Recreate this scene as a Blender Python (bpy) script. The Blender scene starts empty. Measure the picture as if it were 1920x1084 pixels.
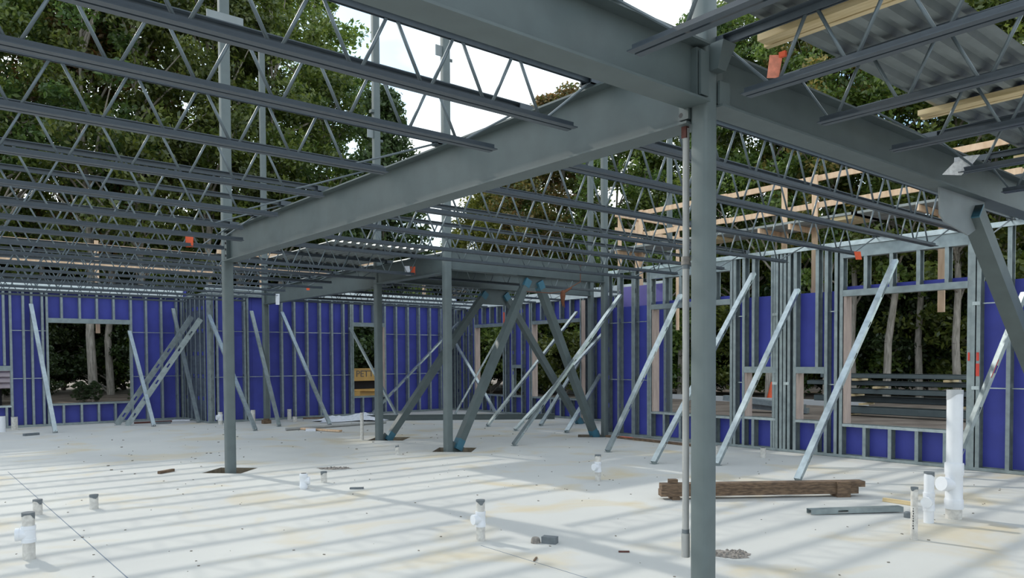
import bpy, bmesh, math, random
import numpy as np
from mathutils import Vector, Matrix

S = bpy.context.scene
COL = S.collection
R = math.radians

# ------------------------------------------------------------------ camera
F_PX, PITCH, YAW, ROLL, PP_Y, CAM_H = 1423.55, -0.0285, 0.8806, -0.0054, 714.0, 1.64
fw = Vector((math.cos(YAW)*math.cos(PITCH), math.sin(YAW)*math.cos(PITCH), math.sin(PITCH)))
rt0 = Vector((math.sin(YAW), -math.cos(YAW), 0.0))
up0 = rt0.cross(fw)
rt = rt0*math.cos(ROLL) + up0*math.sin(ROLL)
up = -rt0*math.sin(ROLL) + up0*math.cos(ROLL)
cd = bpy.data.cameras.new('camera')
cam = bpy.data.objects.new('camera', cd)
COL.objects.link(cam)
cd.sensor_fit = 'HORIZONTAL'; cd.sensor_width = 36.0
cd.lens = F_PX*36.0/1920.0
cd.shift_y = (PP_Y-542.0)/1920.0
cd.clip_start = 0.05; cd.clip_end = 500
m = Matrix.Identity(4)
for i in range(3):
    m[i][0] = rt[i]; m[i][1] = up[i]; m[i][2] = -fw[i]
m[0][3], m[1][3], m[2][3] = 0.0, 0.0, CAM_H
cam.matrix_world = m
S.camera = cam

# ------------------------------------------------------------------ sky, sun, exposure
SUN_EL = R(35.0)
SUN_AZ = R(100.0)                      # azimuth of the sun measured from +X towards +Y
W = bpy.data.worlds.new('sky'); S.world = W
W.use_nodes = True
nt = W.node_tree; nt.nodes.clear()
wo = nt.nodes.new('ShaderNodeOutputWorld')
bg = nt.nodes.new('ShaderNodeBackground')
sky = nt.nodes.new('ShaderNodeTexSky')
sky.sky_type = 'NISHITA'
sky.sun_disc = False
sky.sun_elevation = SUN_EL
sky.sun_rotation = math.pi/2 - SUN_AZ
sky.air_density = 1.0; sky.dust_density = 1.2; sky.ozone_density = 1.5
tc = nt.nodes.new('ShaderNodeTexCoord')
nz = nt.nodes.new('ShaderNodeTexNoise'); nz.inputs['Scale'].default_value = 2.2; nz.inputs['Detail'].default_value = 6
mp = nt.nodes.new('ShaderNodeMapping'); mp.inputs['Scale'].default_value = (1, 1, 2.2); mp.inputs['Location'].default_value = (0.9, 0.3, 0.0)
cr = nt.nodes.new('ShaderNodeValToRGB')
cr.color_ramp.elements[0].position = 0.40; cr.color_ramp.elements[0].color = (0, 0, 0, 1)
cr.color_ramp.elements[1].position = 0.56; cr.color_ramp.elements[1].color = (1, 1, 1, 1)
mx = nt.nodes.new('ShaderNodeMix'); mx.data_type = 'RGBA'
mul = nt.nodes.new('ShaderNodeMix'); mul.data_type = 'RGBA'; mul.blend_type = 'MULTIPLY'; mul.inputs[0].default_value = 1.0
mul.inputs[7].default_value = (0.20, 0.21, 0.19, 1)
nt.links.new(sky.outputs[0], mul.inputs[6])
nt.links.new(tc.outputs['Generated'], mp.inputs[0]); nt.links.new(mp.outputs[0], nz.inputs['Vector'])
nt.links.new(nz.outputs[0], cr.inputs[0]); nt.links.new(cr.outputs[0], mx.inputs[0])
nt.links.new(mul.outputs[2], mx.inputs[6]); mx.inputs[7].default_value = (1.32, 1.40, 1.42, 1)
nt.links.new(mx.outputs[2], bg.inputs[0]); bg.inputs[1].default_value = 1.5
nt.links.new(bg.outputs[0], wo.inputs[0])
sd = bpy.data.lights.new('sun', 'SUN'); sd.energy = 2.7; sd.angle = R(1.0); sd.color = (1.0, 0.96, 0.87)
so = bpy.data.objects.new('sun', sd); COL.objects.link(so)
sdir = Vector((math.cos(SUN_AZ)*math.cos(SUN_EL), math.sin(SUN_AZ)*math.cos(SUN_EL), math.sin(SUN_EL)))
so.rotation_euler = sdir.to_track_quat('Z', 'Y').to_euler()
so.location = (0, 40, 40)
S.view_settings.view_transform = 'Standard'
S.view_settings.look = 'None'
S.view_settings.gamma = 1.0
S.view_settings.use_curve_mapping = False
S.view_settings.exposure = -0.18

# ------------------------------------------------------------------ materials
MATS = {}
def mat(name, col, rough=0.6, metal=0.0, var=0.0, scale=8.0, col2=None, bump=0.0, stretch=None, spec=0.5):
    if name in MATS: return MATS[name]
    M = bpy.data.materials.new(name); M.use_nodes = True
    n = M.node_tree; b = n.nodes['Principled BSDF']
    b.inputs['Roughness'].default_value = rough; b.inputs['Metallic'].default_value = metal
    b.inputs['Specular IOR Level'].default_value = spec
    if var or col2 or bump:
        t = n.nodes.new('ShaderNodeTexCoord'); g = n.nodes.new('ShaderNodeNewGeometry')
        mpn = n.nodes.new('ShaderNodeMapping')
        if stretch: mpn.inputs['Scale'].default_value = stretch
        n.links.new(g.outputs['Position'], mpn.inputs[0])
        no = n.nodes.new('ShaderNodeTexNoise'); no.inputs['Scale'].default_value = scale; no.inputs['Detail'].default_value = 5
        n.links.new(mpn.outputs[0], no.inputs['Vector'])
        rp = n.nodes.new('ShaderNodeValToRGB')
        c2 = col2 or tuple(min(1, c*(1+var)) for c in col)
        c1 = col if col2 else tuple(c*(1-var) for c in col)
        rp.color_ramp.elements[0].position = 0.35; rp.color_ramp.elements[0].color = (*c1, 1)
        rp.color_ramp.elements[1].position = 0.65; rp.color_ramp.elements[1].color = (*c2, 1)
        n.links.new(no.outputs[0], rp.inputs[0]); n.links.new(rp.outputs[0], b.inputs['Base Color'])
        if bump:
            bp = n.nodes.new('ShaderNodeBump'); bp.inputs['Strength'].default_value = bump; bp.inputs['Distance'].default_value = 0.01
            n.links.new(no.outputs[0], bp.inputs['Height']); n.links.new(bp.outputs[0], b.inputs['Normal'])
    else:
        b.inputs['Base Color'].default_value = (*col, 1)
    MATS[name] = M
    return M

def leafmat(name, c1, c2, trans):
    M = bpy.data.materials.new(name); M.use_nodes = True
    n = M.node_tree; n.nodes.clear()
    o = n.nodes.new('ShaderNodeOutputMaterial')
    g = n.nodes.new('ShaderNodeNewGeometry'); oi = n.nodes.new('ShaderNodeObjectInfo')
    rp = n.nodes.new('ShaderNodeValToRGB')
    rp.color_ramp.elements[0].position = 0.1; rp.color_ramp.elements[0].color = (*c1, 1)
    rp.color_ramp.elements[1].position = 1.0; rp.color_ramp.elements[1].color = (*c2, 1)
    hs = n.nodes.new('ShaderNodeHueSaturation')
    ad = n.nodes.new('ShaderNodeMath'); ad.operation = 'MULTIPLY_ADD'; ad.inputs[1].default_value = 0.5; ad.inputs[2].default_value = 0.75
    ah = n.nodes.new('ShaderNodeMath'); ah.operation = 'MULTIPLY_ADD'; ah.inputs[1].default_value = 0.05; ah.inputs[2].default_value = 0.475
    n.links.new(oi.outputs['Random'], ad.inputs[0]); n.links.new(oi.outputs['Random'], ah.inputs[0])
    n.links.new(ad.outputs[0], hs.inputs['Value']); n.links.new(ah.outputs[0], hs.inputs['Hue'])
    n.links.new(g.outputs['Random Per Island'], rp.inputs[0]); n.links.new(rp.outputs[0], hs.inputs['Color'])
    d = n.nodes.new('ShaderNodeBsdfDiffuse'); t = n.nodes.new('ShaderNodeBsdfTranslucent'); gl = n.nodes.new('ShaderNodeBsdfGlossy')
    gl.inputs['Roughness'].default_value = 0.45
    mixa = n.nodes.new('ShaderNodeMixShader'); mixa.inputs[0].default_value = trans
    mixb = n.nodes.new('ShaderNodeMixShader'); mixb.inputs[0].default_value = 0.05
    n.links.new(hs.outputs[0], d.inputs[0]); n.links.new(hs.outputs[0], t.inputs[0])
    n.links.new(d.outputs[0], mixa.inputs[1]); n.links.new(t.outputs[0], mixa.inputs[2])
    n.links.new(mixa.outputs[0], mixb.inputs[1]); n.links.new(gl.outputs[0], mixb.inputs[2])
    n.links.new(mixb.outputs[0], o.inputs[0])
    MATS[name] = M
    return M

def concrete():
    M = bpy.data.materials.new('concrete slab'); M.use_nodes = True
    n = M.node_tree; b = n.nodes['Principled BSDF']; b.inputs['Roughness'].default_value = 0.85
    g = n.nodes.new('ShaderNodeNewGeometry')
    def noise(s, d=5):
        x = n.nodes.new('ShaderNodeTexNoise'); x.inputs['Scale'].default_value = s; x.inputs['Detail'].default_value = d
        n.links.new(g.outputs['Position'], x.inputs['Vector']); return x
    def ramp(p0, c0, p1, c1):
        x = n.nodes.new('ShaderNodeValToRGB'); e = x.color_ramp.elements
        e[0].position = p0; e[0].color = (*c0, 1); e[1].position = p1; e[1].color = (*c1, 1); return x
    a = noise(0.55); ra = ramp(0.3, (0.48, 0.485, 0.47), 0.7, (0.57, 0.57, 0.54)); n.links.new(a.outputs[0], ra.inputs[0])
    s = noise(0.9, 7); s.inputs['Distortion'].default_value = 0.8
    rs = ramp(0.53, (0, 0, 0), 0.72, (0.85, 0.85, 0.85)); n.links.new(s.outputs[0], rs.inputs[0])
    m1 = n.nodes.new('ShaderNodeMix'); m1.data_type = 'RGBA'; n.links.new(rs.outputs[0], m1.inputs[0]); n.links.new(ra.outputs[0], m1.inputs[6])
    m1.inputs[7].default_value = (0.54, 0.46, 0.31, 1)
    d = noise(26, 8); rd = ramp(0.66, (0, 0, 0), 0.78, (0.45, 0.45, 0.45)); n.links.new(d.outputs[0], rd.inputs[0])
    m2 = n.nodes.new('ShaderNodeMix'); m2.data_type = 'RGBA'; n.links.new(rd.outputs[0], m2.inputs[0]); n.links.new(m1.outputs[2], m2.inputs[6])
    m2.inputs[7].default_value = (0.36, 0.34, 0.30, 1)
    n.links.new(m2.outputs[2], b.inputs['Base Color'])
    bp = n.nodes.new('ShaderNodeBump'); bp.inputs['Strength'].default_value = 0.08; n.links.new(d.outputs[0], bp.inputs['Height']); n.links.new(bp.outputs[0], b.inputs['Normal'])
    MATS['concrete'] = M
    return M

CONC = concrete()
STEEL = mat('grey primer steel', (0.085, 0.110, 0.112), 0.5, 0.0, 0.08, 5.0, bump=0.02)
STEELC = mat('column primer steel', (0.108, 0.136, 0.139), 0.5, 0.0, 0.07, 5.0)
STEELW = mat('pale primer steel', (0.22, 0.25, 0.26), 0.55, 0.0, 0.06, 4.0)
JOIST = mat('slate joist paint', (0.048, 0.063, 0.078), 0.42, 0.0, 0.08, 20.0)
ROD = mat('grey joist rod', (0.13, 0.16, 0.175), 0.35, 0.25)
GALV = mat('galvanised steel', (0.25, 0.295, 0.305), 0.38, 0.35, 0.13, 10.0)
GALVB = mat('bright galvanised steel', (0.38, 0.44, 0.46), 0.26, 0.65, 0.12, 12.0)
RIM = mat('bounce-lit galvanised rim', (0.62, 0.67, 0.68), 0.45, 0.15, 0.08, 6.0)  # paler than the other galvanised steel: floor bounce light put into the colour
HDR = mat('dull galvanised header', (0.24, 0.29, 0.305), 0.4, 0.45, 0.12, 8.0)
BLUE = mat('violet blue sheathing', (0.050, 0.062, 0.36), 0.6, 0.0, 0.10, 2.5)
LITVIOLET = mat('sunlit violet sheathing', (0.22, 0.19, 0.55), 0.6, 0.0, 0.05, 2.5)  # lighter copy of the violet sheathing, sunlight put into its colour
PINE = mat('fresh pine', (0.60, 0.40, 0.25), 0.7, 0.0, 0.0, 3.0, col2=(0.74, 0.53, 0.36), stretch=(6, 6, 1))
JAMB = mat('weathered jamb wood', (0.36, 0.28, 0.25), 0.8, 0.0, 0.0, 3.0, col2=(0.46, 0.36, 0.31), stretch=(6, 6, 1))
PINEY = mat('yellow pine', (0.55, 0.42, 0.22), 0.7, 0.0, 0.0, 4.0, col2=(0.68, 0.54, 0.32), stretch=(8, 1, 8))
OLDW = mat('weathered brown timber', (0.085, 0.055, 0.035), 0.8, 0.0, 0.0, 6.0, col2=(0.20, 0.13, 0.08), stretch=(2, 2, 9))
PVC = mat('white pvc', (0.74, 0.76, 0.80), 0.35, 0.0, 0.03, 6.0)
PVCD = mat('dusty pvc', (0.50, 0.48, 0.45), 0.6, 0.0, 0.0, 25.0, col2=(0.66, 0.64, 0.60))
TAPE = mat('grey duct tape', (0.13, 0.15, 0.165), 0.5, 0.0, 0.1, 20.0)
DARK = mat('dark opening', (0.02, 0.02, 0.02), 0.8)
BOLT = mat('black bolt', (0.03, 0.032, 0.035), 0.5, 0.3)
DIRT = mat('brown gravel dirt', (0.115, 0.088, 0.068), 0.95, 0.0, 0.0, 1.2, col2=(0.215, 0.175, 0.14), bump=0.3)
PIT = mat('pocket earth', (0.16, 0.13, 0.09), 0.95, 0.0, 0.0, 9.0, col2=(0.26, 0.22, 0.16), bump=0.3)
BARK = mat('grey brown bark', (0.20, 0.18, 0.15), 0.9, 0.0, 0.0, 5.0, col2=(0.40, 0.36, 0.31), stretch=(3, 3, 0.5))
ORANGE = mat('orange tag', (0.72, 0.10, 0.03), 0.6, 0.0, 0.08, 30.0)
PEACH = mat('faded orange tag', (0.80, 0.27, 0.17), 0.5, 0.0, 0.15, 30.0)
REDP = mat('red marking paint', (0.62, 0.06, 0.04), 0.6)
WHITEP = mat('white plastic sheet', (0.72, 0.74, 0.80), 0.4, 0.0, 0.06, 20.0)
SILVER = mat('silver tag', (0.85, 0.86, 0.88), 0.35, 0.0, 0.15, 40.0)
BROWN = mat('brown rope', (0.16, 0.06, 0.03), 0.9, 0.0, 0.2, 60.0)
YELLOW = mat('ochre machine paint', (0.50, 0.30, 0.08), 0.5, 0.0, 0.1, 2.0)
DECK = mat('galvanised roof deck', (0.20, 0.225, 0.225), 0.5, 0.15, 0.10, 6.0)
SIDING = mat('pinkish white siding', (0.60, 0.52, 0.53), 0.6, 0.0, 0.06, 3.0)
TEAL = mat('teal steel end paint', (0.04, 0.14, 0.20), 0.5, 0.0, 0.1, 8.0)
PIPEG = mat('grey iron pipe', (0.36, 0.36, 0.35), 0.5, 0.1, 0.08, 6.0)
RUST = mat('rusty clamp', (0.10, 0.035, 0.028), 0.8, 0.0, 0.2, 40.0)
GREYSTRIP = mat('control joint grey', (0.16, 0.20, 0.25), 0.9)  # plain grey of the saw-cut joint lines in the slab
PLANKG = mat('grey scaffold plank', (0.26, 0.28, 0.27), 0.7, 0.0, 0.1, 3.0)
RUBBLE = mat('broken concrete', (0.16, 0.15, 0.14), 0.95, 0.0, 0.0, 30.0, col2=(0.30, 0.27, 0.24), bump=0.5)
BLACK = mat('black rubber', (0.02, 0.02, 0.022), 0.7)
L1 = leafmat('mid green leaves', (0.07, 0.12, 0.022), (0.22, 0.28, 0.05), 0.5)
L2 = leafmat('yellow green leaves', (0.15, 0.19, 0.03), (0.36, 0.37, 0.07), 0.5)
L3 = leafmat('dark green needles', (0.035, 0.07, 0.022), (0.11, 0.17, 0.05), 0.35)
L5 = leafmat('deep green leaves', (0.05, 0.09, 0.022), (0.16, 0.22, 0.05), 0.45)
L6 = leafmat('shade-toned undergrowth leaves', (0.018, 0.038, 0.012), (0.06, 0.10, 0.025), 0.3)  # shade under the tree canopy put into the leaf colour
L4 = leafmat('turning red green leaves', (0.09, 0.13, 0.03), (0.36, 0.22, 0.07), 0.5)

# ------------------------------------------------------------------ helpers
class MB:
    def __init__(s): s.v = []; s.f = []
    def add(s, vs, fs):
        n = len(s.v); s.v += [tuple(v) for v in vs]; s.f += [tuple(i+n for i in f) for f in fs]; return s
    def box(s, x0, x1, y0, y1, z0, z1):
        return s.add([(x0,y0,z0),(x1,y0,z0),(x1,y1,z0),(x0,y1,z0),(x0,y0,z1),(x1,y0,z1),(x1,y1,z1),(x0,y1,z1)],
                     [(0,3,2,1),(4,5,6,7),(0,1,5,4),(1,2,6,5),(2,3,7,6),(3,0,4,7)])
    def frame(s, p, q, ref=(0,0,1)):
        p = Vector(p); q = Vector(q); d = (q-p).normalized(); r = Vector(ref)
        a = d.cross(r)
        if a.length < 1e-4: a = d.cross(Vector((1,0,0)))
        a.normalize(); b = a.cross(d).normalized()
        return p, q, d, a, b
    def bar(s, p, q, w, h, ref=(0,0,1)):
        p, q, d, a, b = s.frame(p, q, ref); a = a*w/2; b = b*h/2
        return s.add([p-a-b, p+a-b, p+a+b, p-a+b, q-a-b, q+a-b, q+a+b, q-a+b],
                     [(0,3,2,1),(4,5,6,7),(0,1,5,4),(1,2,6,5),(2,3,7,6),(3,0,4,7)])
    def prof(s, p, q, pts, ref=(0,0,1), caps=True):
        p, q, d, a, b = s.frame(p, q, ref); n = len(pts)
        vs = [p+a*x+b*y for x, y in pts]+[q+a*x+b*y for x, y in pts]
        fs = [(i, (i+1) % n, n+(i+1) % n, n+i) for i in range(n)]
        if caps: fs += [tuple(range(n))[::-1], tuple(range(n, 2*n))]
        return s.add(vs, fs)
    def tube(s, p, q, r0, r1=None, n=10, caps=True):
        r1 = r0 if r1 is None else r1
        p, q, d, a, b = s.frame(p, q)
        A = [2*math.pi*i/n for i in range(n)]
        vs = [p+a*math.cos(t)*r0+b*math.sin(t)*r0 for t in A]+[q+a*math.cos(t)*r1+b*math.sin(t)*r1 for t in A]
        fs = [(i, (i+1) % n, n+(i+1) % n, n+i) for i in range(n)]
        if caps: fs += [tuple(range(n))[::-1], tuple(range(n, 2*n))]
        return s.add(vs, fs)
    def lathe(s, c, prof, n=16):
        c = Vector(c); vs = []; k = len(prof)
        for r, z in prof:
            vs += [c+Vector((r*math.cos(2*math.pi*i/n), r*math.sin(2*math.pi*i/n), z)) for i in range(n)]
        fs = [(j*n+i, j*n+(i+1) % n, (j+1)*n+(i+1) % n, (j+1)*n+i) for j in range(k-1) for i in range(n)]
        if prof[0][0] > 1e-4: fs.append(tuple(range(n))[::-1])
        if prof[-1][0] > 1e-4: fs.append(tuple(range((k-1)*n, k*n)))
        return s.add(vs, fs)
    def path(s, pts, r, n=6):
        for a, b in zip(pts[:-1], pts[1:]): s.tube(a, b, r, r, n)
        return s
    def mesh(s, name, off=(0,0,0)):
        me = bpy.data.meshes.new(name)
        o = Vector(off)
        me.from_pydata([tuple(Vector(v)-o) for v in s.v], [], s.f)
        me.update()
        return me

def wloc(o):
    v = Vector((0,0,0))
    while o is not None: v += Vector(o.location); o = o.parent
    return v

def tag(o, label=None, cat=None, group=None, kind=None):
    if label: o['label'] = label
    if cat: o['category'] = cat
    if group: o['group'] = group
    if kind: o['kind'] = kind
    return o

def link(o, parent=None):
    COL.objects.link(o)
    if parent is not None: o.parent = parent
    return o

def build(name, mb, m, parent=None, local=False, smooth=False, at=None):
    off = Vector((0,0,0))
    if parent is not None and not local: off = wloc(parent)
    o = bpy.data.objects.new(name, None) if mb is None else None
    base = Vector(at) if at is not None else off
    me = mb.mesh(name, base if not local else (0,0,0))
    me.materials.append(m)
    if smooth:
        for p in me.polygons: p.use_smooth = True
        me.set_sharp_from_angle(angle=R(40))
    o = bpy.data.objects.new(name, me)
    if at is not None: o.location = Vector(at)-(wloc(parent) if parent is not None else Vector((0,0,0)))
    return link(o, parent)

def empty(name, loc, label=None, cat=None, group=None, kind=None, rz=0.0):
    o = bpy.data.objects.new(name, None); o.location = loc; o.rotation_euler = (0,0,rz)
    o.empty_display_size = 0.1
    link(o); return tag(o, label, cat, group, kind)

def inst(name, me, parent, loc, rz=0.0):
    o = bpy.data.objects.new(name, me); o.location = loc; o.rotation_euler = (0,0,rz)
    return link(o, parent)

random.seed(7)
ORD = ['first', 'second', 'third', 'fourth', 'fifth', 'sixth', 'seventh', 'eighth', 'ninth', 'tenth', 'eleventh', 'twelfth']

# ------------------------------------------------------------------ ground and floor slab
g = MB().box(-60, 90, -40, 110, -0.6, -0.10)
go = build('ground', g, DIRT, at=(0,0,-0.10)); go['kind'] = 'structure'; go['label'] = 'brown gravelly ground around the slab'

POCK = [((3.95, 11.40), 0.42), ((7.95, 11.27), 0.50), ((8.05, 13.76), 0.52), ((11.55, 11.33), 0.42)]
bm = bmesh.new()
outer = [(-9,-7),(12.22,-7),(12.22,11.6),(14.57,11.6),(14.57,20.47),(6.67,20.47),(6.67,22.57),(-9,22.57)]
def loop(pts):
    vs = [bm.verts.new((x, y, 0.0)) for x, y in pts]
    return [bm.edges.new((vs[i], vs[(i+1) % len(vs)])) for i in range(len(vs))]
ed = loop(outer)
for (cx, cy), h in POCK: ed += loop([(cx-h,cy),(cx,cy-h),(cx+h,cy),(cx,cy+h)])
bmesh.ops.triangle_fill(bm, use_beauty=True, use_dissolve=False, edges=ed)
bmesh.ops.recalc_face_normals(bm, faces=bm.faces)
for f in bm.faces:
    if f.normal.z < 0: f.normal_flip()
bnd = [e for e in bm.edges if e.is_boundary and all(abs(abs(v.co.x)) >= 0 for v in e.verts)]
sk = bmesh.ops.extrude_edge_only(bm, edges=bnd)
for v in [x for x in sk['geom'] if isinstance(x, bmesh.types.BMVert)]: v.co.z = -0.22
me = bpy.data.meshes.new('floor'); bm.to_mesh(me); bm.free(); me.materials.append(CONC)
floor = link(bpy.data.objects.new('floor', me)); floor['kind'] = 'structure'; floor['label'] = 'pale concrete slab streaked with joist shadows'
for (cx, cy), h in POCK:
    p = MB().add([(cx-h,cy,-0.2),(cx,cy-h,-0.2),(cx+h,cy,-0.2),(cx,cy+h,-0.2)], [(0,1,2,3)])
    for a, b in (((-h,0),(0,-h)),((0,-h),(h,0)),((h,0),(0,h)),((0,h),(-h,0))):
        k = 0.995
        p.add([(cx+a[0]*k,cy+a[1]*k,-0.2),(cx+b[0]*k,cy+b[1]*k,-0.2),(cx+b[0]*k,cy+b[1]*k,-0.004),(cx+a[0]*k,cy+a[1]*k,-0.004)], [(0,1,2,3)])
    o = build('column_pocket', p, PIT, floor); o['label'] = 'earth-bottomed blockout around a column foot'
for x0, x1, y0, y1 in ((1.376, 1.384, -6, 13.5), (4.008, 4.014, -6, 5.3)):
    build('control_joint', MB().box(x0, x1, y0, y1, -0.01, 0.0015), GREYSTRIP, floor)

# ------------------------------------------------------------------ steel columns
def column(x, y, s, z1, label, z0=-0.2, m=None):
    m = m or STEELC
    root = empty('steel_column', (x, y, z0), label, 'column', 'square steel columns')
    h = s/2; r = s*0.20; pts = []
    for cx, cy, a0 in ((h-r, h-r, 0), (-h+r, h-r, 90), (-h+r, -h+r, 180), (h-r, -h+r, 270)):
        for k in range(4):
            t = R(a0+k*30); pts.append((cx+r*math.cos(t), cy+r*math.sin(t)))
    build('shaft', MB().prof((x,y,z0),(x,y,z1),pts, ref=(0,1,0)), m, root, smooth=True)
    build('base_plate', MB().box(x-s*1.1, x+s*1.1, y-s*1.1, y+s*1.1, z0, z0+0.02), STEEL, root)
    return root

AX = 3.88; BY = 2.85; AX2 = 7.72
C0 = column(AX, BY, 0.120, 7.2, 'nearest grey square column where the three big beams meet')
C1 = column(AX, 11.2, 0.138, 7.6, 'lone grey column carrying the far end of the long centre beam')
C3 = column(AX2, 11.15, 0.138, 8.4, 'grey column with pair-braced frame, front one of the braced bays')
C4 = column(AX2+0.03, 13.65, 0.138, 9.0, 'grey column at the rear chevron frame, behind a short white pipe')
C5 = column(AX2, 19.5, 0.14, 9.7, 'grey column standing against the back stud wall')
C6 = column(11.75, 11.15, 0.125, 8.0, 'grey column at the right end of the front chevron frame')
C7 = column(13.88, 13.65, 0.13, 8.6, 'pale column rising beyond the right end of the rear chevron frame')
C8 = column(14.4, 11.55, 0.11, 9.2, 'slim column rising outside behind the wooden guardrail', z0=-0.1)
# clip plates on the columns
for c, (x, y), zz in ((C3, (AX2, 11.15), (6.95, 7.25)), (C4, (AX2+0.03, 13.65), (6.1, 6.5))):
    build('clip_plate', MB().box(x-0.20, x-0.05, y-0.01, y+0.01, zz[0], zz[0]+0.18), STEELW, c)
    build('clip_plate', MB().box(x-0.13, x-0.05, y-0.05, y+0.05, zz[1]+0.1, zz[1]+0.16), STEEL, c)
    build('clip_plate', MB().box(x+0.05, x+0.15, y-0.01, y+0.01, zz[0]-0.05, zz[0]), STEEL, c)
build('clip_plate', MB().box(AX-0.26, AX+0.26, 11.2-0.08, 11.2-0.06, 6.42, 6.62), STEELW, C1)
# cap flare, shear plates and rust marks on the near column
build('shear_plate', MB().box(AX+0.056, AX+0.16, BY-0.075, BY-0.06, 3.18, 3.32), STEEL, C0)
build('shear_plate', MB().box(AX-0.13, AX-0.056, BY-0.075, BY-0.06, 3.20, 3.46), STEEL, C0)
build('cap_bracket', MB().add([(AX-0.03,BY-0.06,3.36),(AX+0.05,BY-0.06,3.36),(AX+0.10,BY-0.06,3.52),(AX-0.03,BY-0.06,3.52),
      (AX-0.03,BY-0.12,3.36),(AX+0.05,BY-0.12,3.36),(AX+0.10,BY-0.16,3.52),(AX-0.03,BY-0.16,3.52)],
      [(0,1,2,3),(7,6,5,4),(0,4,5,1),(1,5,6,2),(2,6,7,3),(3,7,4,0)]), STEEL, C0)
mk = MB()
for y0, z0, y1, z1 in ((0.035,1.965,0.022,1.965),(0.035,1.945,0.022,1.945),(0.022,1.945,0.022,1.965),(0.012,1.955,0.0,1.955),(-0.012,1.94,-0.012,1.972),(-0.012,1.972,-0.026,1.972),(-0.026,1.94,-0.026,1.958)):
    mk.bar((AX-0.0565, BY+y0, z0), (AX-0.0565, BY+y1, z1), 0.002, 0.006, ref=(1,0,0))
o = build('paint_mark', mk, RUST, C0); o['label'] = 'small rust red hand marking'

# ------------------------------------------------------------------ wide flange beams
def wbeam(axis, fixed, u0, u1, z0, z1, bf, label, tf=0.014, tw=0.010, m=STEEL):
    P = (lambda u, d, z: (u, fixed+d, z)) if axis == 'x' else (lambda u, d, z: (fixed+d, u, z))
    root = empty('steel_beam', P(u0, 0, z0), label, 'beam', 'wide flange steel beams')
    def bx(a, b, d0, d1, za, zb):
        p, q = P(a, d0, za), P(b, d1, zb)
        return MB().box(min(p[0],q[0]), max(p[0],q[0]), min(p[1],q[1]), max(p[1],q[1]), za, zb)
    build('web', bx(u0, u1, -tw/2, tw/2, z0+tf, z1-tf), m, root)
    build('top_flange', bx(u0, u1, -bf/2, bf/2, z1-tf, z1), m, root)
    build('bottom_flange', bx(u0, u1, -bf/2, bf/2, z0, z0+tf), m, root)
    return root
def bolts(root, pts, ax):
    for p in pts:
        p = Vector(p); d = Vector(ax)*0.03
        build('bolt', MB().tube(p-d, p+d, 0.017, n=6), BOLT, root)

TOP = 3.515
bA = wbeam('y', AX, BY+0.06, 11.14, 3.07, TOP, 0.185, 'long grey I-beam spanning from the near column back to the lone column')
build('end_plate', MB().box(AX-0.075, AX-0.005, BY+0.06, BY+0.13, 3.10, 3.46), STEEL, bA)
bolts(bA, [(AX-0.06, BY+0.115, z) for z in (3.13, 3.20)], (0.5,0,0))
build('end_plate', MB().box(AX-0.06, AX-0.005, 11.05, 11.14, 3.10, 3.48), STEEL, bA)
bolts(bA, [(AX-0.06, 11.08, z) for z in (3.15, 3.24, 3.33, 3.42)], (0.4,0,0))
bB = wbeam('x', BY, -7.0, AX-0.06, 3.165, TOP, 0.185, 'grey I-beam overhead running from the top of the picture to the near column')
build('end_plate', MB().box(AX-0.14, AX-0.06, BY-0.05, BY-0.005, 3.19, 3.48), STEEL, bB)
bolts(bB, [(AX-0.10, BY-0.055, z) for z in (3.24, 3.33, 3.42)], (0,0.5,0))
build('paint_mark', MB().box(1.98,2.02,BY-0.0065,BY-0.005,3.46,3.49), PINEY, bB)['label'] = 'yellow chalk smudge'
bR = wbeam('x', BY, AX+0.06, 12.6, 3.165, TOP-0.015, 0.185, 'grey I-beam receding right from the near column, tags on its joists')
build('end_plate', MB().box(AX+0.06, AX+0.12, BY-0.05, BY-0.005, 3.19, 3.46), STEEL, bR)
build('gusset_plate', MB().add([(x, BY+d, z) for d in (-0.008, 0.008) for x, z in ((7.34,3.165),(7.36,2.93),(7.46,2.87),(8.02,2.80),(8.40,2.95),(8.42,3.165))],
      [(0,1,2,3,4,5),(11,10,9,8,7,6)]+[(i,6+i,6+(i+1)%6,(i+1)%6) for i in range(6)]), STEELW, bR)
b21 = wbeam('y', AX2, 11.21, 13.59, 3.165, TOP, 0.185, 'short grey I-beam joining the two braced frames over the white-tagged joist')
b22 = wbeam('y', AX2, 13.71, 19.43, 3.10, TOP, 0.185, 'grey I-beam from the rear braced frame to the column at the back wall')
bc1 = wbeam('x', 11.15, AX2+0.06, 11.69, 3.235, 3.62, 0.19, 'grey beam topping the front chevron frame')
build('gusset_plate', MB().add([(x, 11.15+d, z) for d in (-0.008, 0.008) for x, z in ((9.36,3.235),(9.44,3.02),(10.0,3.02),(10.08,3.235))],
      [(0,1,2,3),(7,6,5,4)]+[(i,4+i,4+(i+1)%4,(i+1)%4) for i in range(4)]), STEEL, bc1)
bc2 = wbeam('x', 13.65, AX2+0.09, 13.82, 3.225, 3.60, 0.19, 'grey beam topping the rear chevron frame')
build('gusset_plate', MB().add([(x, 13.65+d, z) for d in (-0.008, 0.008) for x, z in ((10.36,3.225),(10.42,2.88),(11.1,2.88),(11.18,3.225))],
      [(0,1,2,3),(7,6,5,4)]+[(i,4+i,4+(i+1)%4,(i+1)%4) for i in range(4)]), STEEL, bc2)

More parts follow.
